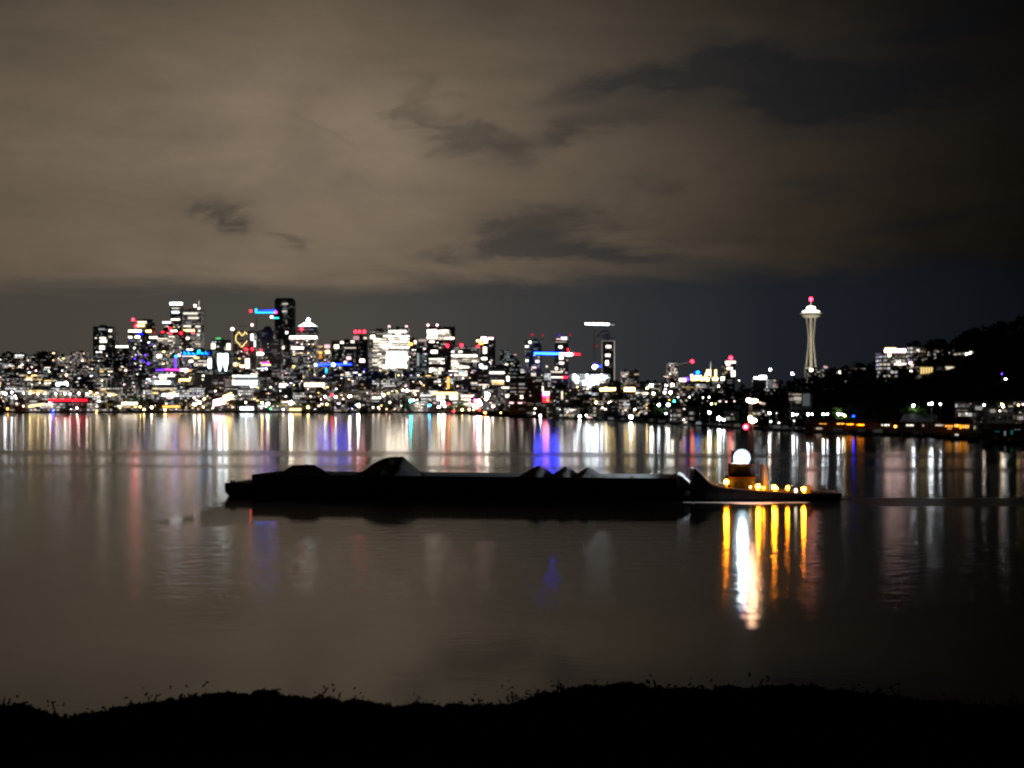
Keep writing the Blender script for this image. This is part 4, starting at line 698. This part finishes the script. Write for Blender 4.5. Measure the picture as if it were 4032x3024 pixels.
for px, py, c, E, r, l in ((3875, 1595, 'w', 20, 6, 'white porch lamp among the right hillside houses'), (3945, 1592, 'y', 20, 6, 'yellow porch lamp among the right hillside houses'), (3950, 1600, 'w', 24, 7, 'larger white lamp under the yellow porch lamp'), (3937, 1618, 'w', 5, 5, 'dim lamp below the yellow porch lamp'), (3805, 1628, 'w', 1.2, 6, 'faint lamp at the foot of the right hill'), (3960, 1492, 'W', 18, 6, 'lone white lamp on the wooded slope'), (3945, 1472, 'p', 6, 4, 'faint violet lamp on the wooded slope'), (3972, 1512, 'W', 3, 6, 'dim lamp under the lone slope lamp'), (4010, 1595, 'y', 6, 7, 'pale yellow porch lamp at the right picture edge'), (4028, 1592, 'k', 5, 6, 'pink porch lamp cut by the picture edge')):
    lamp(l, px, py, 720 if py > 1550 else 1000, c, E, r, group=None)
# lit signs on the waterfront
def sign(label, x0, y0, x1, y1, D, c, E, slope=0.):
    E = E*.6
    r = thing('lit_sign', label, 'sign', (X((x0+x1)/2, D), D, terr((x0+x1)/2, D))); z0 = terr((x0+x1)/2, D); w = (x1-x0)/F*D; za, zb = Z(y1, D)-z0, Z(y0, D)-z0
    s_ = slope/F*D
    q4 = [(-w/2, za-s_), (w/2, za+s_), (w/2, zb+s_), (-w/2, zb-s_)]
    m = MB().add([(a, -.3, q) for a, q in q4]+[(a, .1, q) for a, q in q4], [(0, 1, 2, 3), (7, 6, 5, 4), (0, 4, 5, 1), (1, 5, 6, 2), (2, 6, 7, 3), (3, 7, 4, 0)])
    m.build('sign_face', em(c, E, False), r)
    for q in (-w/2+.3, w/2-.6): MB().box(q, q+.3, .15, .45, -1, max(.5, za)).build('sign_post', M_STEEL, r)
for a in [('long red lit line of lights on a waterfront roof', 190, 1571, 344, 1580, 2170, 'r', 4.), ('yellow sloping roof line at the waterfront left of the red line', 112, 1592, 175, 1600, 2160, 'y', 5., 5), ('blue white glaring oval sign above the red line', 222, 1506, 268, 1520, 2400, 'W', 11.),
          ('warm strip light below the round topped tower', 480, 1584, 542, 1594, 2150, 'w', 7.), ('white strip light under dark trees', 638, 1550, 700, 1560, 2200, 'W', 7.), ('orange strip light at the water below the purple crane', 640, 1598, 708, 1604, 2140, 'o', 6.), ('pink red slanted billboard glaring at the shore', 840, 1570, 888, 1594, 2150, 'k', 12., 5), ('yellow slanted billboard joined to the pink one', 878, 1552, 912, 1578, 2150, 'y', 10., 7),
          ('white covered pier light below the heart lit building', 945, 1602, 998, 1614, 2125, 'W', 8.), ('warm shop front light below the black slab tower', 1140, 1608, 1192, 1616, 2135, 'y', 6.), ('cream shop front right of the black slab tower', 1200, 1596, 1230, 1612, 2140, 'w', 5.), ('amber terrace light left of the pier post', 1246, 1602, 1290, 1616, 2135, 'y', 1.1), ('amber terrace light right of the pier post', 1325, 1602, 1370, 1618, 2135, 'y', 1.1),
          ('long warm canopy light below the glowing top tower', 1700, 1544, 1802, 1553, 2330, 'y', 6.), ('upright orange neon strip below the striped office block', 1761, 1484, 1770, 1530, 2560, 'o', 4.), ('white strip on the building left of the heart', 628, 1474, 692, 1494, 2600, 'w', 3.5), ('wide glaring white sign below the purple crane', 610, 1500, 670, 1512, 2560, 'W', 9.), ('cream glaring sign right of the wide white sign', 705, 1492, 748, 1500, 2560, 'y', 7.),
          ('cluster of stacked white floor strips below the heart', 915, 1478, 1012, 1484, 2560, 'W', 6.), ('second white floor strip below the heart', 915, 1498, 1012, 1505, 2560, 'W', 6.), ('third white floor strip below the heart', 915, 1508, 1012, 1515, 2560, 'W', 6.), ('short white floor strip lowest below the heart', 985, 1518, 1010, 1524, 2560, 'W', 5.),
          ('tall bright white panel right below the black slab tower', 1100, 1510, 1130, 1542, 2560, 'w', 5.), ('long cream floor strip below the pyramid topped tower', 1180, 1508, 1278, 1522, 2560, 'w', 6.), ('white floor strips below the brightest office tower', 1444, 1563, 1500, 1570, 2340, 'w', 5.), ('bright white shop floor below the brightest office tower', 1505, 1550, 1555, 1560, 2330, 'w', 7.), ('white floor strip under the long canopy light', 1770, 1556, 1802, 1574, 2300, 'w', 5.), ('stacked white shop floor under the canopy', 1720, 1556, 1752, 1582, 2300, 'w', 4.5), ('white floor strip left of the magenta lights', 1815, 1556, 1862, 1563, 2290, 'w', 6.), ('second white floor strip left of the magenta lights', 1815, 1570, 1860, 1580, 2290, 'w', 4.)]:
    sign(*a)

# ------------------------------------------------------------------ boats, docks, boat sheds
def boat(label, px, py, D, L=10, lit=None, mast=0, rz=0., hullmat=None):
    r = thing('moored_boat', label, 'boat', (X(px, D), D, 0), rz, 'moored boats along the far shore')
    h = MB(); n = 8; vs = []
    for i in range(n+1):
        t_ = i/n; x = (t_-.5)*L; wd = 1.5*math.sin(min(1, (1-t_)*2.2)*math.pi/2); sh = .9+.5*t_*t_
        vs += [(x, -wd*.6, -.3), (x, -wd, sh), (x, wd, sh), (x, wd*.6, -.3)]
    fs = [(4*i+j, 4*i+4+j, 4*i+4+(j+1) % 4, 4*i+(j+1) % 4) for i in range(n) for j in range(4)]+[(0, 1, 2, 3), (4*n+3, 4*n+2, 4*n+1, 4*n)]
    h.add(vs, fs).build('hull', hullmat or M_CONC, r)
    MB().box(-L*.28, L*.12, -1., 1., .9, 2.5, .85).build('cabin', M_WHITE, r)
    if mast: MB().tube((0, 0, 1), (0, 0, mast), .1, .05, 6).beam((0, 0, 2.9), (-L*.35, 0, 2.9), .14).build('mast', M_STEEL, r)
    if lit: link('cabin_light', cube(*lit), r, (-L*.08, -1.03, 1.9), (L*.2, .1, .45))
bl = [(2080, 1640, 0, None), (2160, 1650, 12, None), (2196, 1650, 0, ('W', 3.)), (2236, 1655, 0, None), (2268, 1655, 13, None), (2320, 1660, 0, ('k', 5.)), (2365, 1660, 12, None), (2410, 1662, 0, None), (2455, 1665, 14, None), (2520, 1668, 0, ('w', 1.5)), (2565, 1670, 12, None), (2610, 1672, 0, None), (2655, 1676, 13, None), (2700, 1680, 0, ('w', 2.)), (2755, 1684, 12, None), (2805, 1688, 0, None), (2860, 1690, 0, None), (2905, 1695, 12, None), (3050, 1696, 0, None), (3095, 1698, 13, None), (3150, 1700, 0, None), (3230, 1702, 0, ('w', .8)), (3290, 1704, 12, None), (3385, 1706, 0, ('y', 1.5)), (3445, 1708, 0, None), (3515, 1712, 13, ('w', 1.2)), (3600, 1712, 0, None), (3690, 1712, 0, None), (3765, 1716, 0, ('w', 1.)), (3835, 1718, 0, None), (3925, 1726, 0, ('W', 2.)), (3985, 1738, 0, None)]
for px, py, ms, lit in bl:
    D = shore(px)-12-R.uniform(0, 14)
    boat(uniq(('lit ' if lit else 'dark ')+('sailboat' if ms else 'motorboat')+' moored at the shore', px), px, py, D, R.uniform(7, 13), lit, ms, R.choice((0, math.pi))+R.uniform(-.5, .5), R.choice((M_CONC, M_DARK, M_DARK)))
for px0, px1 in ((2140, 2400), (2440, 2760), (2800, 3080)):
    D = (shore(px0)+shore(px1))/2-8; r = thing('floating_dock', uniq('low floating dock with piles', (px0+px1)/2), 'dock', (X((px0+px1)/2, D), D, 0)); w = (px1-px0)/F*D/2
    MB().box(-w, w, -1.2, 1.2, .1, .6).build('deck', M_CONC, r); m = MB()
    k = -w
    while k < w: m.tube((k, 1.5, -1), (k, 1.5, 2.6), .18, .18, 6); k += 9
    m.build('pile', M_BARK, r)
M_SHED = mat('brown_roof', (.20, .10, .05)); M_TIM = mat('timber', (.16, .09, .05))  # plain orange-brown for the open shed roofs
def shed(label, x0, x1, yt, ye, D, lit, open_=True, posts=12):
    cx = X((x0+x1)/2, D); w = (x1-x0)/F*D/2; r = thing('boat_shed', label, 'boat shed', (cx, D, 0)); zt, ze = Z(yt, D), Z(ye, D)
    MB().add([(-w, -1, ze), (w, -1, ze), (w, 14, ze), (-w, 14, ze), (-w, 6.5, zt), (w, 6.5, zt)], [(0, 1, 5, 4), (2, 3, 4, 5), (0, 4, 3), (1, 2, 5), (0, 3, 2, 1)]).build('roof', M_SHED if open_ else M_DARK, r)
    MB().box(-w, w, 13.2, 13.5, .3, ze-.05).build('back_wall', M_TIM, r); MB().box(-w, w, -1, 13.8, .1, .5).build('deck', M_TIM, r)
    for i in range(posts): x = -w+.3+(2*w-.6)*i/(posts-1); MB().box(x-.12, x+.12, -.8, -.56, .5, ze-.05).build('post', M_TIM, r)
    for a, q, e, f, c, E in lit: link('shed_light', cube(c, E), r, (X((a+e)/2, D)-cx, 3.5, (Z(q, D)+Z(f, D))/2), ((e-a)/F*D, .3, max(.12, (f-q)/F*D)))
    return r
shed('long open boat shed with an orange lit underside', 3190, 3545, 1652, 1664, 790, [(3300, 1668, 3330, 1670, 'o', 6.), (3340, 1669, 3368, 1673, 'a', 7.), (3380, 1671, 3408, 1676, 'a', 7.), (3478, 1671, 3508, 1677, 'w', 2.), (3528, 1675, 3537, 1684, 'o', 9.), (3556, 1673, 3602, 1680, 'w', 2.), (3230, 1668, 3260, 1669.5, 'o', 3.)], posts=22)
shed('black closed boat shed right of the long open shed', 3574, 3702, 1632, 1660, 740, [(3576, 1672, 3604, 1678, 'w', 1.8), (3640, 1672, 3646, 1680, 'k', .5)], False, 6)
shed('boat shed glowing deep orange under its slatted eave', 3704, 3832, 1640, 1668, 690, [(3730, 1674, 3762, 1682, 'o', 1.6), (3738, 1680, 3756, 1692, 'o', .8), (3768, 1672, 3786, 1682, 'o', 3.5), (3788, 1673, 3796, 1689, 'a', 3.5), (3798, 1674, 3824, 1686, 'o', 2.2), (3692, 1672, 3722, 1678, 'w', .7)], posts=12)
shed('dark houseboat shed with pale teal posts at the right edge', 3905, 4090, 1668, 1690, 600, [(3930, 1698, 3945, 1702, 't', .12), (3965, 1698, 3972, 1716, 'W', .15), (3990, 1694, 3998, 1712, 't', .15), (4005, 1690, 4030, 1694, 'W', .12)], posts=14)  # teal and white bars glow weakly in place of lit posts

# ------------------------------------------------------------------ gravel barge
M_HULL = mat('black_hull', (.018, .019, .022), .7, vary=.5, scale=.4); M_COAM = mat('barge_steel', (.055, .058, .06), .6, vary=.5, scale=.5); M_COAM_LIT = mat('barge_steel_lit', (.34, .35, .36), .7, vary=.25)  # last steel is a paler copy, lamplight painted into the far wall
M_GRAV = mat('gravel', (.13, .13, .125), .95, vary=.6, scale=2.6)
yaw = math.atan2(250-264, 26.3+43.2)
bx, by = (-43.2+26.3)/2, (264+250)/2
u = Vector((math.cos(yaw), math.sin(yaw), 0)); v = Vector((-u.y, u.x, 0)); L2 = 34.8; BW = 16.
bg_ = thing('barge', 'long dark gravel barge with high side walls lying on the lake', 'barge', (bx, by, 0), yaw)
m = MB(); prof = [(-L2-4.3, 2.1), (-L2-4.3, .75), (-L2-3., -.6), (L2+.2, -.6), (L2+1.6, .4), (L2+1.6, 1.95), (L2+.6, 2.1)]
n = len(prof); vs = [(a, yv, q) for yv in (0, BW) for a, q in prof]
m.add(vs, [tuple(range(n)), tuple(range(2*n-1, n-1, -1))]+[(i, n+i, n+(i+1) % n, (i+1) % n) for i in range(n)]); m.build('hull', M_HULL, bg_)
H = 3.5
for nm, a in (('near_wall', (-L2, L2-.4, .9, 1.15)), ('far_wall', (-L2, L2-.4, BW-1.15, BW-.9))): MB().box(*a, 2.1, H).build('side_wall', M_COAM if nm == 'near_wall' else M_COAM_LIT, bg_)
MB().box(-L2, -L2+.25, 1.16, BW-1.16, 2.1, H).build('end_wall', M_COAM, bg_); MB().box(L2-.65, L2-.4, 1.16, BW-1.16, 2.1, H+.02).build('end_wall', M_COAM, bg_)
m = MB()
for i in range(24):
    x = -L2+1.5+i*(2*L2-3.4)/23; m.box(x-.1, x+.1, .62, .89, 2.1, H-.05)
m.build('wall_stiffeners', M_COAM, bg_)
m = MB().box(-L2-4.2, L2+1.5, -.14, -.004, 1.55, 1.8); m.build('rub_rail', M_HULL, bg_)
for x, y in ((-L2-3.6, 1.2), (-L2-3.6, BW-1.2), (L2+.6, 1.2), (L2+.6, BW-1.2)): MB().tube((x, y, 2.1), (x, y, 2.55), .16, .2, 8).tube((x+.5, y, 2.1), (x+.5, y, 2.55), .16, .2, 8).beam((x-.3, y, 2.14), (x+.8, y, 2.14), .4, .08).build('bollard', M_COAM, bg_)
for y in (1.5, 5.5, 10.5, 14.5):
    m = MB(); nn = 14; 
    for i in range(nn):
        a0, a1 = i*2*math.pi/nn, (i+1)*2*math.pi/nn; m.beam((L2+1.78, y+.5*math.cos(a0), 1.2+.5*math.sin(a0)), (L2+1.78, y+.5*math.cos(a1), 1.2+.5*math.sin(a1)), .26)
    m.build('tyre_fender', M_DARK, bg_)
MB().ball((L2+1.3, -.25, 1.3), .45, 10).build('fender_ball', M_WHITE, bg_)
def heap(label, px, pky, x0, x1, yc=8., skew=0., ridge=0.):
    # px in photo -> x along the barge
    D = 260; c = (X(px, D)-bx); hw = max(px-x0, 1)/F*D; hw2 = max(x1-px, 1)/F*D; z0_ = 2.15; pk = Z(pky, D+4)-z0_
    rg = random.Random(int(px)); m = MB(); NX, NY = 56, 34; d = 6.6
    for i in range(NX+1):
        for j in range(NY+1):
            tx = i/NX; x = -hw+(hw+hw2)*tx; y = (j/NY*2-1)*d
            rx = (abs(x)-ridge)/((hw if x < 0 else hw2)-ridge) if abs(x) > ridge else 0
            q = max(0, 1-math.sqrt(max(0, rx)**2+(y/d)**2)); q = q**.92*(1-.14*max(0, -x)/ (hw*.6) if ridge else 1)
            m.v.append((c+x, yc+y, z0_+pk*q+((rg.uniform(-.05, .05)+.12*math.sin(x*1.7+y*.9+px)*math.sin(y*1.3-x*.6)) if q > 0 else -.02)))
    for i in range(NX):
        for j in range(NY): a = i*(NY+1)+j; m.f.append((a, a+NY+1, a+NY+2, a+1))
    o = m.build('gravel_heap', M_GRAV, smooth=True); o.location = (bx, by, 0); o.rotation_euler.z = yaw; return tag(o, label, 'gravel heap', 'gravel heaps in the barge')
heap('low flat dark heap at the left end of the barge', 1110, 1836, 930, 1235, ridge=2.)
heap('tallest gravel heap in the barge', 1490, 1800, 1285, 1640, ridge=1.6)
heap('leftmost of the three middle heaps in the barge', 2090, 1831, 1960, 2190)
heap('central of the three middle heaps in the barge', 2197, 1833, 2100, 2300)
heap('rightmost of the three middle heaps in the barge', 2287, 1835, 2190, 2400)
heap('tiny heap near the right end of the barge', 2465, 1868, 2425, 2520)
heap('pale lit heap at the right end of the barge', 2645, 1850, 2560, 2700)

# ------------------------------------------------------------------ pusher tug, bow towards the barge
TD = 253.; tx = X(3010, TD); tg = thing('tugboat', 'pusher tugboat with a white floodlight, amber deck lamps and tall mast', 'tugboat', (tx, TD, 0))
lx = lambda px: X(px, TD)-tx
lz = lambda py: Z(py, TD)
M_TUG = mat('tug_hull_paint', (.018, .018, .032), .5, vary=.4); M_TWH = mat('tug_white', (.62, .64, .66), .5, vary=.12); M_TGR = mat('tug_house_grey', (.014, .015, .017), .6, vary=.3); M_TRED = mat('tug_house_red', (.03, .012, .010), .9)
st = [(2728, 2.6, .0, 5.0), (2745, 3.2, -.5, 4.4), (2775, 3.7, -.9, 3.1), (2795, 3.9, -1, 2.4), (2830, 4., -1, 2.15), (2900, 4., -1, 1.85), (3010, 4., -1, 1.5), (3120, 4., -1, 1.25), (3210, 3.9, -1, 1.15), (3270, 3.5, -.6, 1.15), (3300, 2.7, .1, 1.2)]
vs = []
for px, wd, zk, zt in st: vs += [(lx(px), -wd*.75, zk), (lx(px), -wd, .4), (lx(px), -wd, zt), (lx(px), wd, zt), (lx(px), wd, .4), (lx(px), wd*.75, zk)]
n = len(st); MB().add(vs, [(6*i+j, 6*i+6+j, 6*i+6+(j+1) % 6, 6*i+(j+1) % 6) for i in range(n-1) for j in range(6)]+[(0, 1, 2, 3, 4, 5), tuple(range(6*n-1, 6*n-7, -1))]).build('hull', M_TUG, tg)
m = MB()
for (a, wa, _, za), (b_, wb, _, zb) in zip(st, st[1:]):
    for sg in (-1, 1): m.beam((lx(a), sg*(wa+.02), za+.06), (lx(b_), sg*(wb+.02), zb+.06), .22, .2)
m.build('gunwale', mat('gunwale_grey', (.12, .12, .15), .6), tg)  # paler grey than the hull
m = MB()
for (a, wa, _, za), (b_, wb, _, zb) in zip(st[1:-1], st[2:]):
    m.beam((lx(a), -(wa+.12), 1.0), (lx(b_), -(wb+.12), 1.0), .22, .28)
m.build('rub_rail', M_DARK, tg)
for sg in (-1, 1): MB().box(lx(2722), lx(2734), sg*1.7-.35, sg*1.7+.35, .3, 5.05).build('push_knee', M_TWH, tg)
MB().box(lx(2868), lx(2962), -2.7, 2.7, 1.3, 3.6).build('deck_house', M_TGR, tg)
MB().box(lx(2862), lx(2968), -2.9, 2.9, 3.6, 3.78).build('upper_deck', M_TRED, tg)
MB().box(lx(2874), lx(2968), -2.1, 2.1, 3.78, 5.6).build('wheelhouse_base', M_TGR, tg)
MB().box(lx(2870), lx(2972), -2.3, 2.3, 5.6, 5.75).build('boat_deck', M_TRED, tg)
wh = MB().box(lx(2884), lx(2956), -1.7, 1.7, 5.75, 7.6, .93).build('wheelhouse', M_TGR, tg)
M_GLS = mat('dark_window_glass', (.01, .012, .015), .1, vary=0)
for i in range(4): a = 2888+i*17; MB().box(lx(a), lx(a+13), -1.76, -1.66, 6.5, 7.2).build('window', M_GLS, wh)
MB().box(lx(2878), lx(2962), -1.95, 1.95, 7.6, 7.75).build('wheelhouse_roof', M_TRED, tg)
for i in range(3): a = 2878+i*29; MB().box(lx(a), lx(a+12), -2.76, -2.7, 2.2, 3.0).build('porthole_window', M_GLS, tg)
MB().tube((lx(3008), 1.2, 1.3), (lx(3008), 1.2, 5.6), .45, .38, 12).build('funnel', M_DARK, tg)
MB().tube((lx(3008), -1.2, 1.3), (lx(3008), -1.2, 5.6), .45, .38, 12).build('funnel', M_DARK, tg)
for px_ in (2780, 2830, 2885, 2945, 3010, 3080, 3150, 3215):
    m = MB(); yo = -4.28 if px_ < 3190 else -4.1
    for i in range(12):
        a0, a1 = i*math.pi/6, (i+1)*math.pi/6; m.beam((lx(px_)+.42*math.cos(a0), yo, .95+.42*math.sin(a0)), (lx(px_)+.42*math.cos(a1), yo, .95+.42*math.sin(a1)), .2)
    m.build('tyre_fender', M_DARK, tg)
# mast
m = MB(); X0 = lx(2955)
for a, q in ((-.45, -.45), (.45, -.45), (.45, .45), (-.45, .45)): m.tube((X0+a, q, 7.7), (X0+a*.35, q*.35, 15.4), .07, .05, 6)
k = 7.7
while k < 15:
    f = 1-(k-7.7)/7.7*.65; m.beam((X0-.45*f, -.45*f, k), (X0+.45*f, -.45*f, k+.8), .06); m.beam((X0+.45*f, .45*f, k), (X0-.45*f, .45*f, k+.8), .06); k += .8
m.beam((lx(2932), 0, 11.6), (lx(2985), 0, 11.6), .14).beam((lx(2940), 0, 12.5), (lx(2985), 0, 12.5), .12).beam((lx(2932), 0, 15.4), (lx(2985), 0, 15.4), .14).tube((X0, 0, 15.3), (X0, 0, 17), .05, .02, 5); m.build('mast', M_DARK, tg)
MB().beam((lx(2990), -.1, 15.2), (lx(3012), -.1, 15.0), .3, .4).build('radar_bar', M_WHITE, tg)
def tl(px, py, c, E, r, y=-3.6, nm='deck_lamp', sc_=(1, 1, 1), pole=True, zb=1.3):
    x, z = lx(px), Z(py, TD+y)
    link(nm, ballm(c, E), tg, (x, y, z), (r*sc_[0], r*sc_[1], r*sc_[2]))
    if pole: MB().tube((x, y+.1, zb), (x, y+.1, z), .06, .05, 5).build('lamp_post', M_STEEL, tg)
tl(2912, 1803, 'F', 620, .48, -3.3, 'floodlight', (1, 1, .95), False)
MB().box(lx(2870), lx(2930), -3.6, -1.6, 5.78, 5.92).build('light_bracket', M_STEEL, tg)
zc = Z(1803, TD-3.3); m = MB(); m.tube((lx(2912), -2.66, zc), (lx(2912), -2.5, zc), 1.35, 1.35, 20); m.build('light_block_disc', M_DARK, tg)  # added disc that keeps the floodlight's glare off the wheelhouse
tl(2850, 1898, 'a', 640, .30, -3.2); tl(2972, 1916, 'a', 640, .30); tl(2992, 1921, 'a', 200, .14); tl(3034, 1919, 'a', 640, .30); tl(3044, 1923, 'a', 200, .13); tl(3086, 1921, 'a', 190, .26); tl(3149, 1926, 'a', 640, .30, -3.4); tl(3151, 1936, 'a', 60, .15, -3.4, pole=False)
tl(3120, 1932, 'w', 10, .18, -3.0, 'deck_lamp', (1, 1, 1.8)); tl(2943, 1918, 'y', 14, .14, -3.2)
tl(2935, 1681, 'r', 90, .34, -.3, 'sidelight', pole=False); tl(2963, 1656, 'h', 70, .5, -.3, 'masthead_light', (1.2, .6, .65), False); tl(2953, 1645, 'y', 40, .3, -.3, 'masthead_light', pole=False); tl(2962, 1579, 'h', 60, .5, -.3, 'masthead_light', (1.7, .6, .6), False); tl(2945, 1575, 'k', 30, .3, -.3, 'masthead_light', pole=False)
sp_ = spot('floodlight', (tx+lx(2890), TD+2.5, 6.9), (8, 262, 3.), 22000, (.80, .93, 1.), 62, .3)  # added spot apart from the lamp, standing in for its beam on the barge
# rails
m = MB()
for y in (-3.75, 3.75):
    m.beam((lx(3090), y, 2.2), (lx(3260), y, 2.0), .06); m.beam((lx(3090), y, 1.75), (lx(3260), y, 1.6), .05)
    for i in range(9): a = 3090+i*21; m.beam((lx(a), y, 1.1), (lx(a), y, 2.15-i*.02), .06)
m.build('railing', M_TGR, tg)
MB().tube((lx(3180), -1, 1.6), (lx(3180), 1, 1.6), .6, .6, 14).box(lx(3172), lx(3188), -1.3, -1.05, 1.1, 2.3).box(lx(3172), lx(3188), 1.05, 1.3, 1.1, 2.3).build('winch', M_DARK, tg)
# foam along the tug
M_FOAM = mat('foam', (.30, .32, .33), .9, vary=.3)
rg = random.Random(3); m = MB()
for i in range(1500):
    px = rg.uniform(2700, 3175); t_ = (px-2700)/475; yv = TD-4.2-rg.random()**1.5*(2.2+4*math.exp(-((px-2950)/90)**2)); s_ = rg.uniform(.08, .42)*(1.2 if px < 3020 else .6)
    if px > 3020 and rg.random() < .6: continue
    x = X(px, TD-4); m.add([(x-s_*1.6, yv-s_*.4, .012), (x+s_*1.3, yv-s_*.5, .014), (x+s_*1.7, yv+s_*.4, .03), (x-s_*1.2, yv+s_*.5, .02)], [(0, 1, 2, 3)])
o = m.build('wake_foam', M_FOAM); tag(o, 'line of pale foam along the tugboat hull', 'foam', kind='stuff')

# ------------------------------------------------------------------ brambles in front of the camera
SH = []
for k in range(4):
    rg = random.Random(60+k); lf = MB(); sm = MB()
    for i in range(64):
        a = rg.uniform(0, 6.283); ln = rg.uniform(.72, 1.)*(1 if i % 3 else .93); sp_ = rg.uniform(.05, .62); p = Vector((rg.gauss(0, .12), rg.gauss(0, .12), 0)); prev = p.copy(); nseg = 9
        for j in range(nseg):
            t_ = (j+1)/nseg; q = Vector((p.x+math.cos(a)*sp_*t_**1.3+rg.gauss(0, .015), p.y+math.sin(a)*sp_*t_**1.3+rg.gauss(0, .015), ln*(t_-.28*sp_*t_*t_)))
            sm.tube(prev, q, .012*(1.1-t_)+.005, .012*(1-t_)+.005, 4)
            for _ in range(12 if j > 1 else 3):
                c = prev.lerp(q, rg.random())+Vector((rg.gauss(0, .035), rg.gauss(0, .035), rg.gauss(0, .03))); uu = Vector((rg.gauss(0, 1), rg.gauss(0, 1), rg.gauss(0, .6))).normalized(); vv = uu.orthogonal().normalized(); s_ = rg.uniform(.009, .021)
                lf.add([c-uu*s_, c+vv*s_*.55, c+uu*s_*1.2, c-vv*s_*.55], [(0, 1, 2, 3)])
            prev = q
    SH.append((lf.mesh('leaves', M_LEAF3), sm.mesh('stems', M_BARK)))
OUT = [(-300, 2770), (0, 2775), (90, 2770), (150, 2785), (240, 2822), (350, 2800), (450, 2782), (520, 2768), (650, 2752), (850, 2730), (1050, 2712), (1200, 2738), (1400, 2756), (1600, 2772), (1800, 2768), (2000, 2765), (2060, 2742), (2150, 2712), (2300, 2690), (2500, 2690), (2700, 2712), (2800, 2705), (3000, 2692), (3200, 2705), (3400, 2735), (3600, 2750), (4032, 2778), (4400, 2790)]
i = 0; px = -120
PLC = ['at the bottom left corner', 'in the bottom left dip of the outline', 'just right of the bottom left dip', 'rising toward the left hump', 'on the left hump slope', 'at the left hump top', 'below the barge left end', 'below the tallest gravel heap', 'in the sag left of centre', 'in the flat stretch at centre', 'left of the centre step', 'at the centre step', 'on the right hump start', 'below the middle gravel heaps', 'below the barge right end', 'left below the tugboat', 'below the white floodlight streak', 'below the amber streaks', 'right below the tugboat', 'falling from the right hump', 'in the right flat stretch', 'before the right corner', 'at the bottom right corner', 'beyond the right corner', 'at the far right edge']
while px < 4150:
    D = R.uniform(15.5, 17.5); yt = interp(OUT, px)+R.uniform(2, 16); zt = Z(yt, D); h = R.uniform(1.5, 1.9); k = i % 4
    r = thing('bramble_bush', 'black bramble bush '+PLC[min(i, len(PLC)-1)], 'bush', (X(px, D), D, zt-h*.92), R.uniform(0, 6), 'bramble bushes along the bottom')
    link('leaves', SH[k][0], r, (0, 0, 0), (h, h, h)); link('stems', SH[k][1], r, (0, 0, 0), (h, h, h)); i += 1; px += 178
# dense undergrowth beneath them
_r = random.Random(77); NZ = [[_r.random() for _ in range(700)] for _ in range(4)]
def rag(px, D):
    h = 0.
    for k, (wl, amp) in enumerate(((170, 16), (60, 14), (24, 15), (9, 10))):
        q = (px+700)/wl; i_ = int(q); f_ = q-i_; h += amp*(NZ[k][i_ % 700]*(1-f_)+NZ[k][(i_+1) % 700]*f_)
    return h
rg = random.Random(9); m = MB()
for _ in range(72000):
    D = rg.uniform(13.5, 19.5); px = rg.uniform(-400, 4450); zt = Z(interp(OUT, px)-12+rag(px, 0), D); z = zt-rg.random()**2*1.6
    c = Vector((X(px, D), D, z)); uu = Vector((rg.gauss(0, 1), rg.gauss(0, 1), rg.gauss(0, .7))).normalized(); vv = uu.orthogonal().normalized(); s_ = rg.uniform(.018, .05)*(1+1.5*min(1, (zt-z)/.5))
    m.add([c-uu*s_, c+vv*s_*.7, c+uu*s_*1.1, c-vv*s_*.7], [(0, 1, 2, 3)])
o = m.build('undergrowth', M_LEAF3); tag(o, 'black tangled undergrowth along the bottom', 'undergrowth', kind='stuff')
print('objects', len(bpy.data.objects))
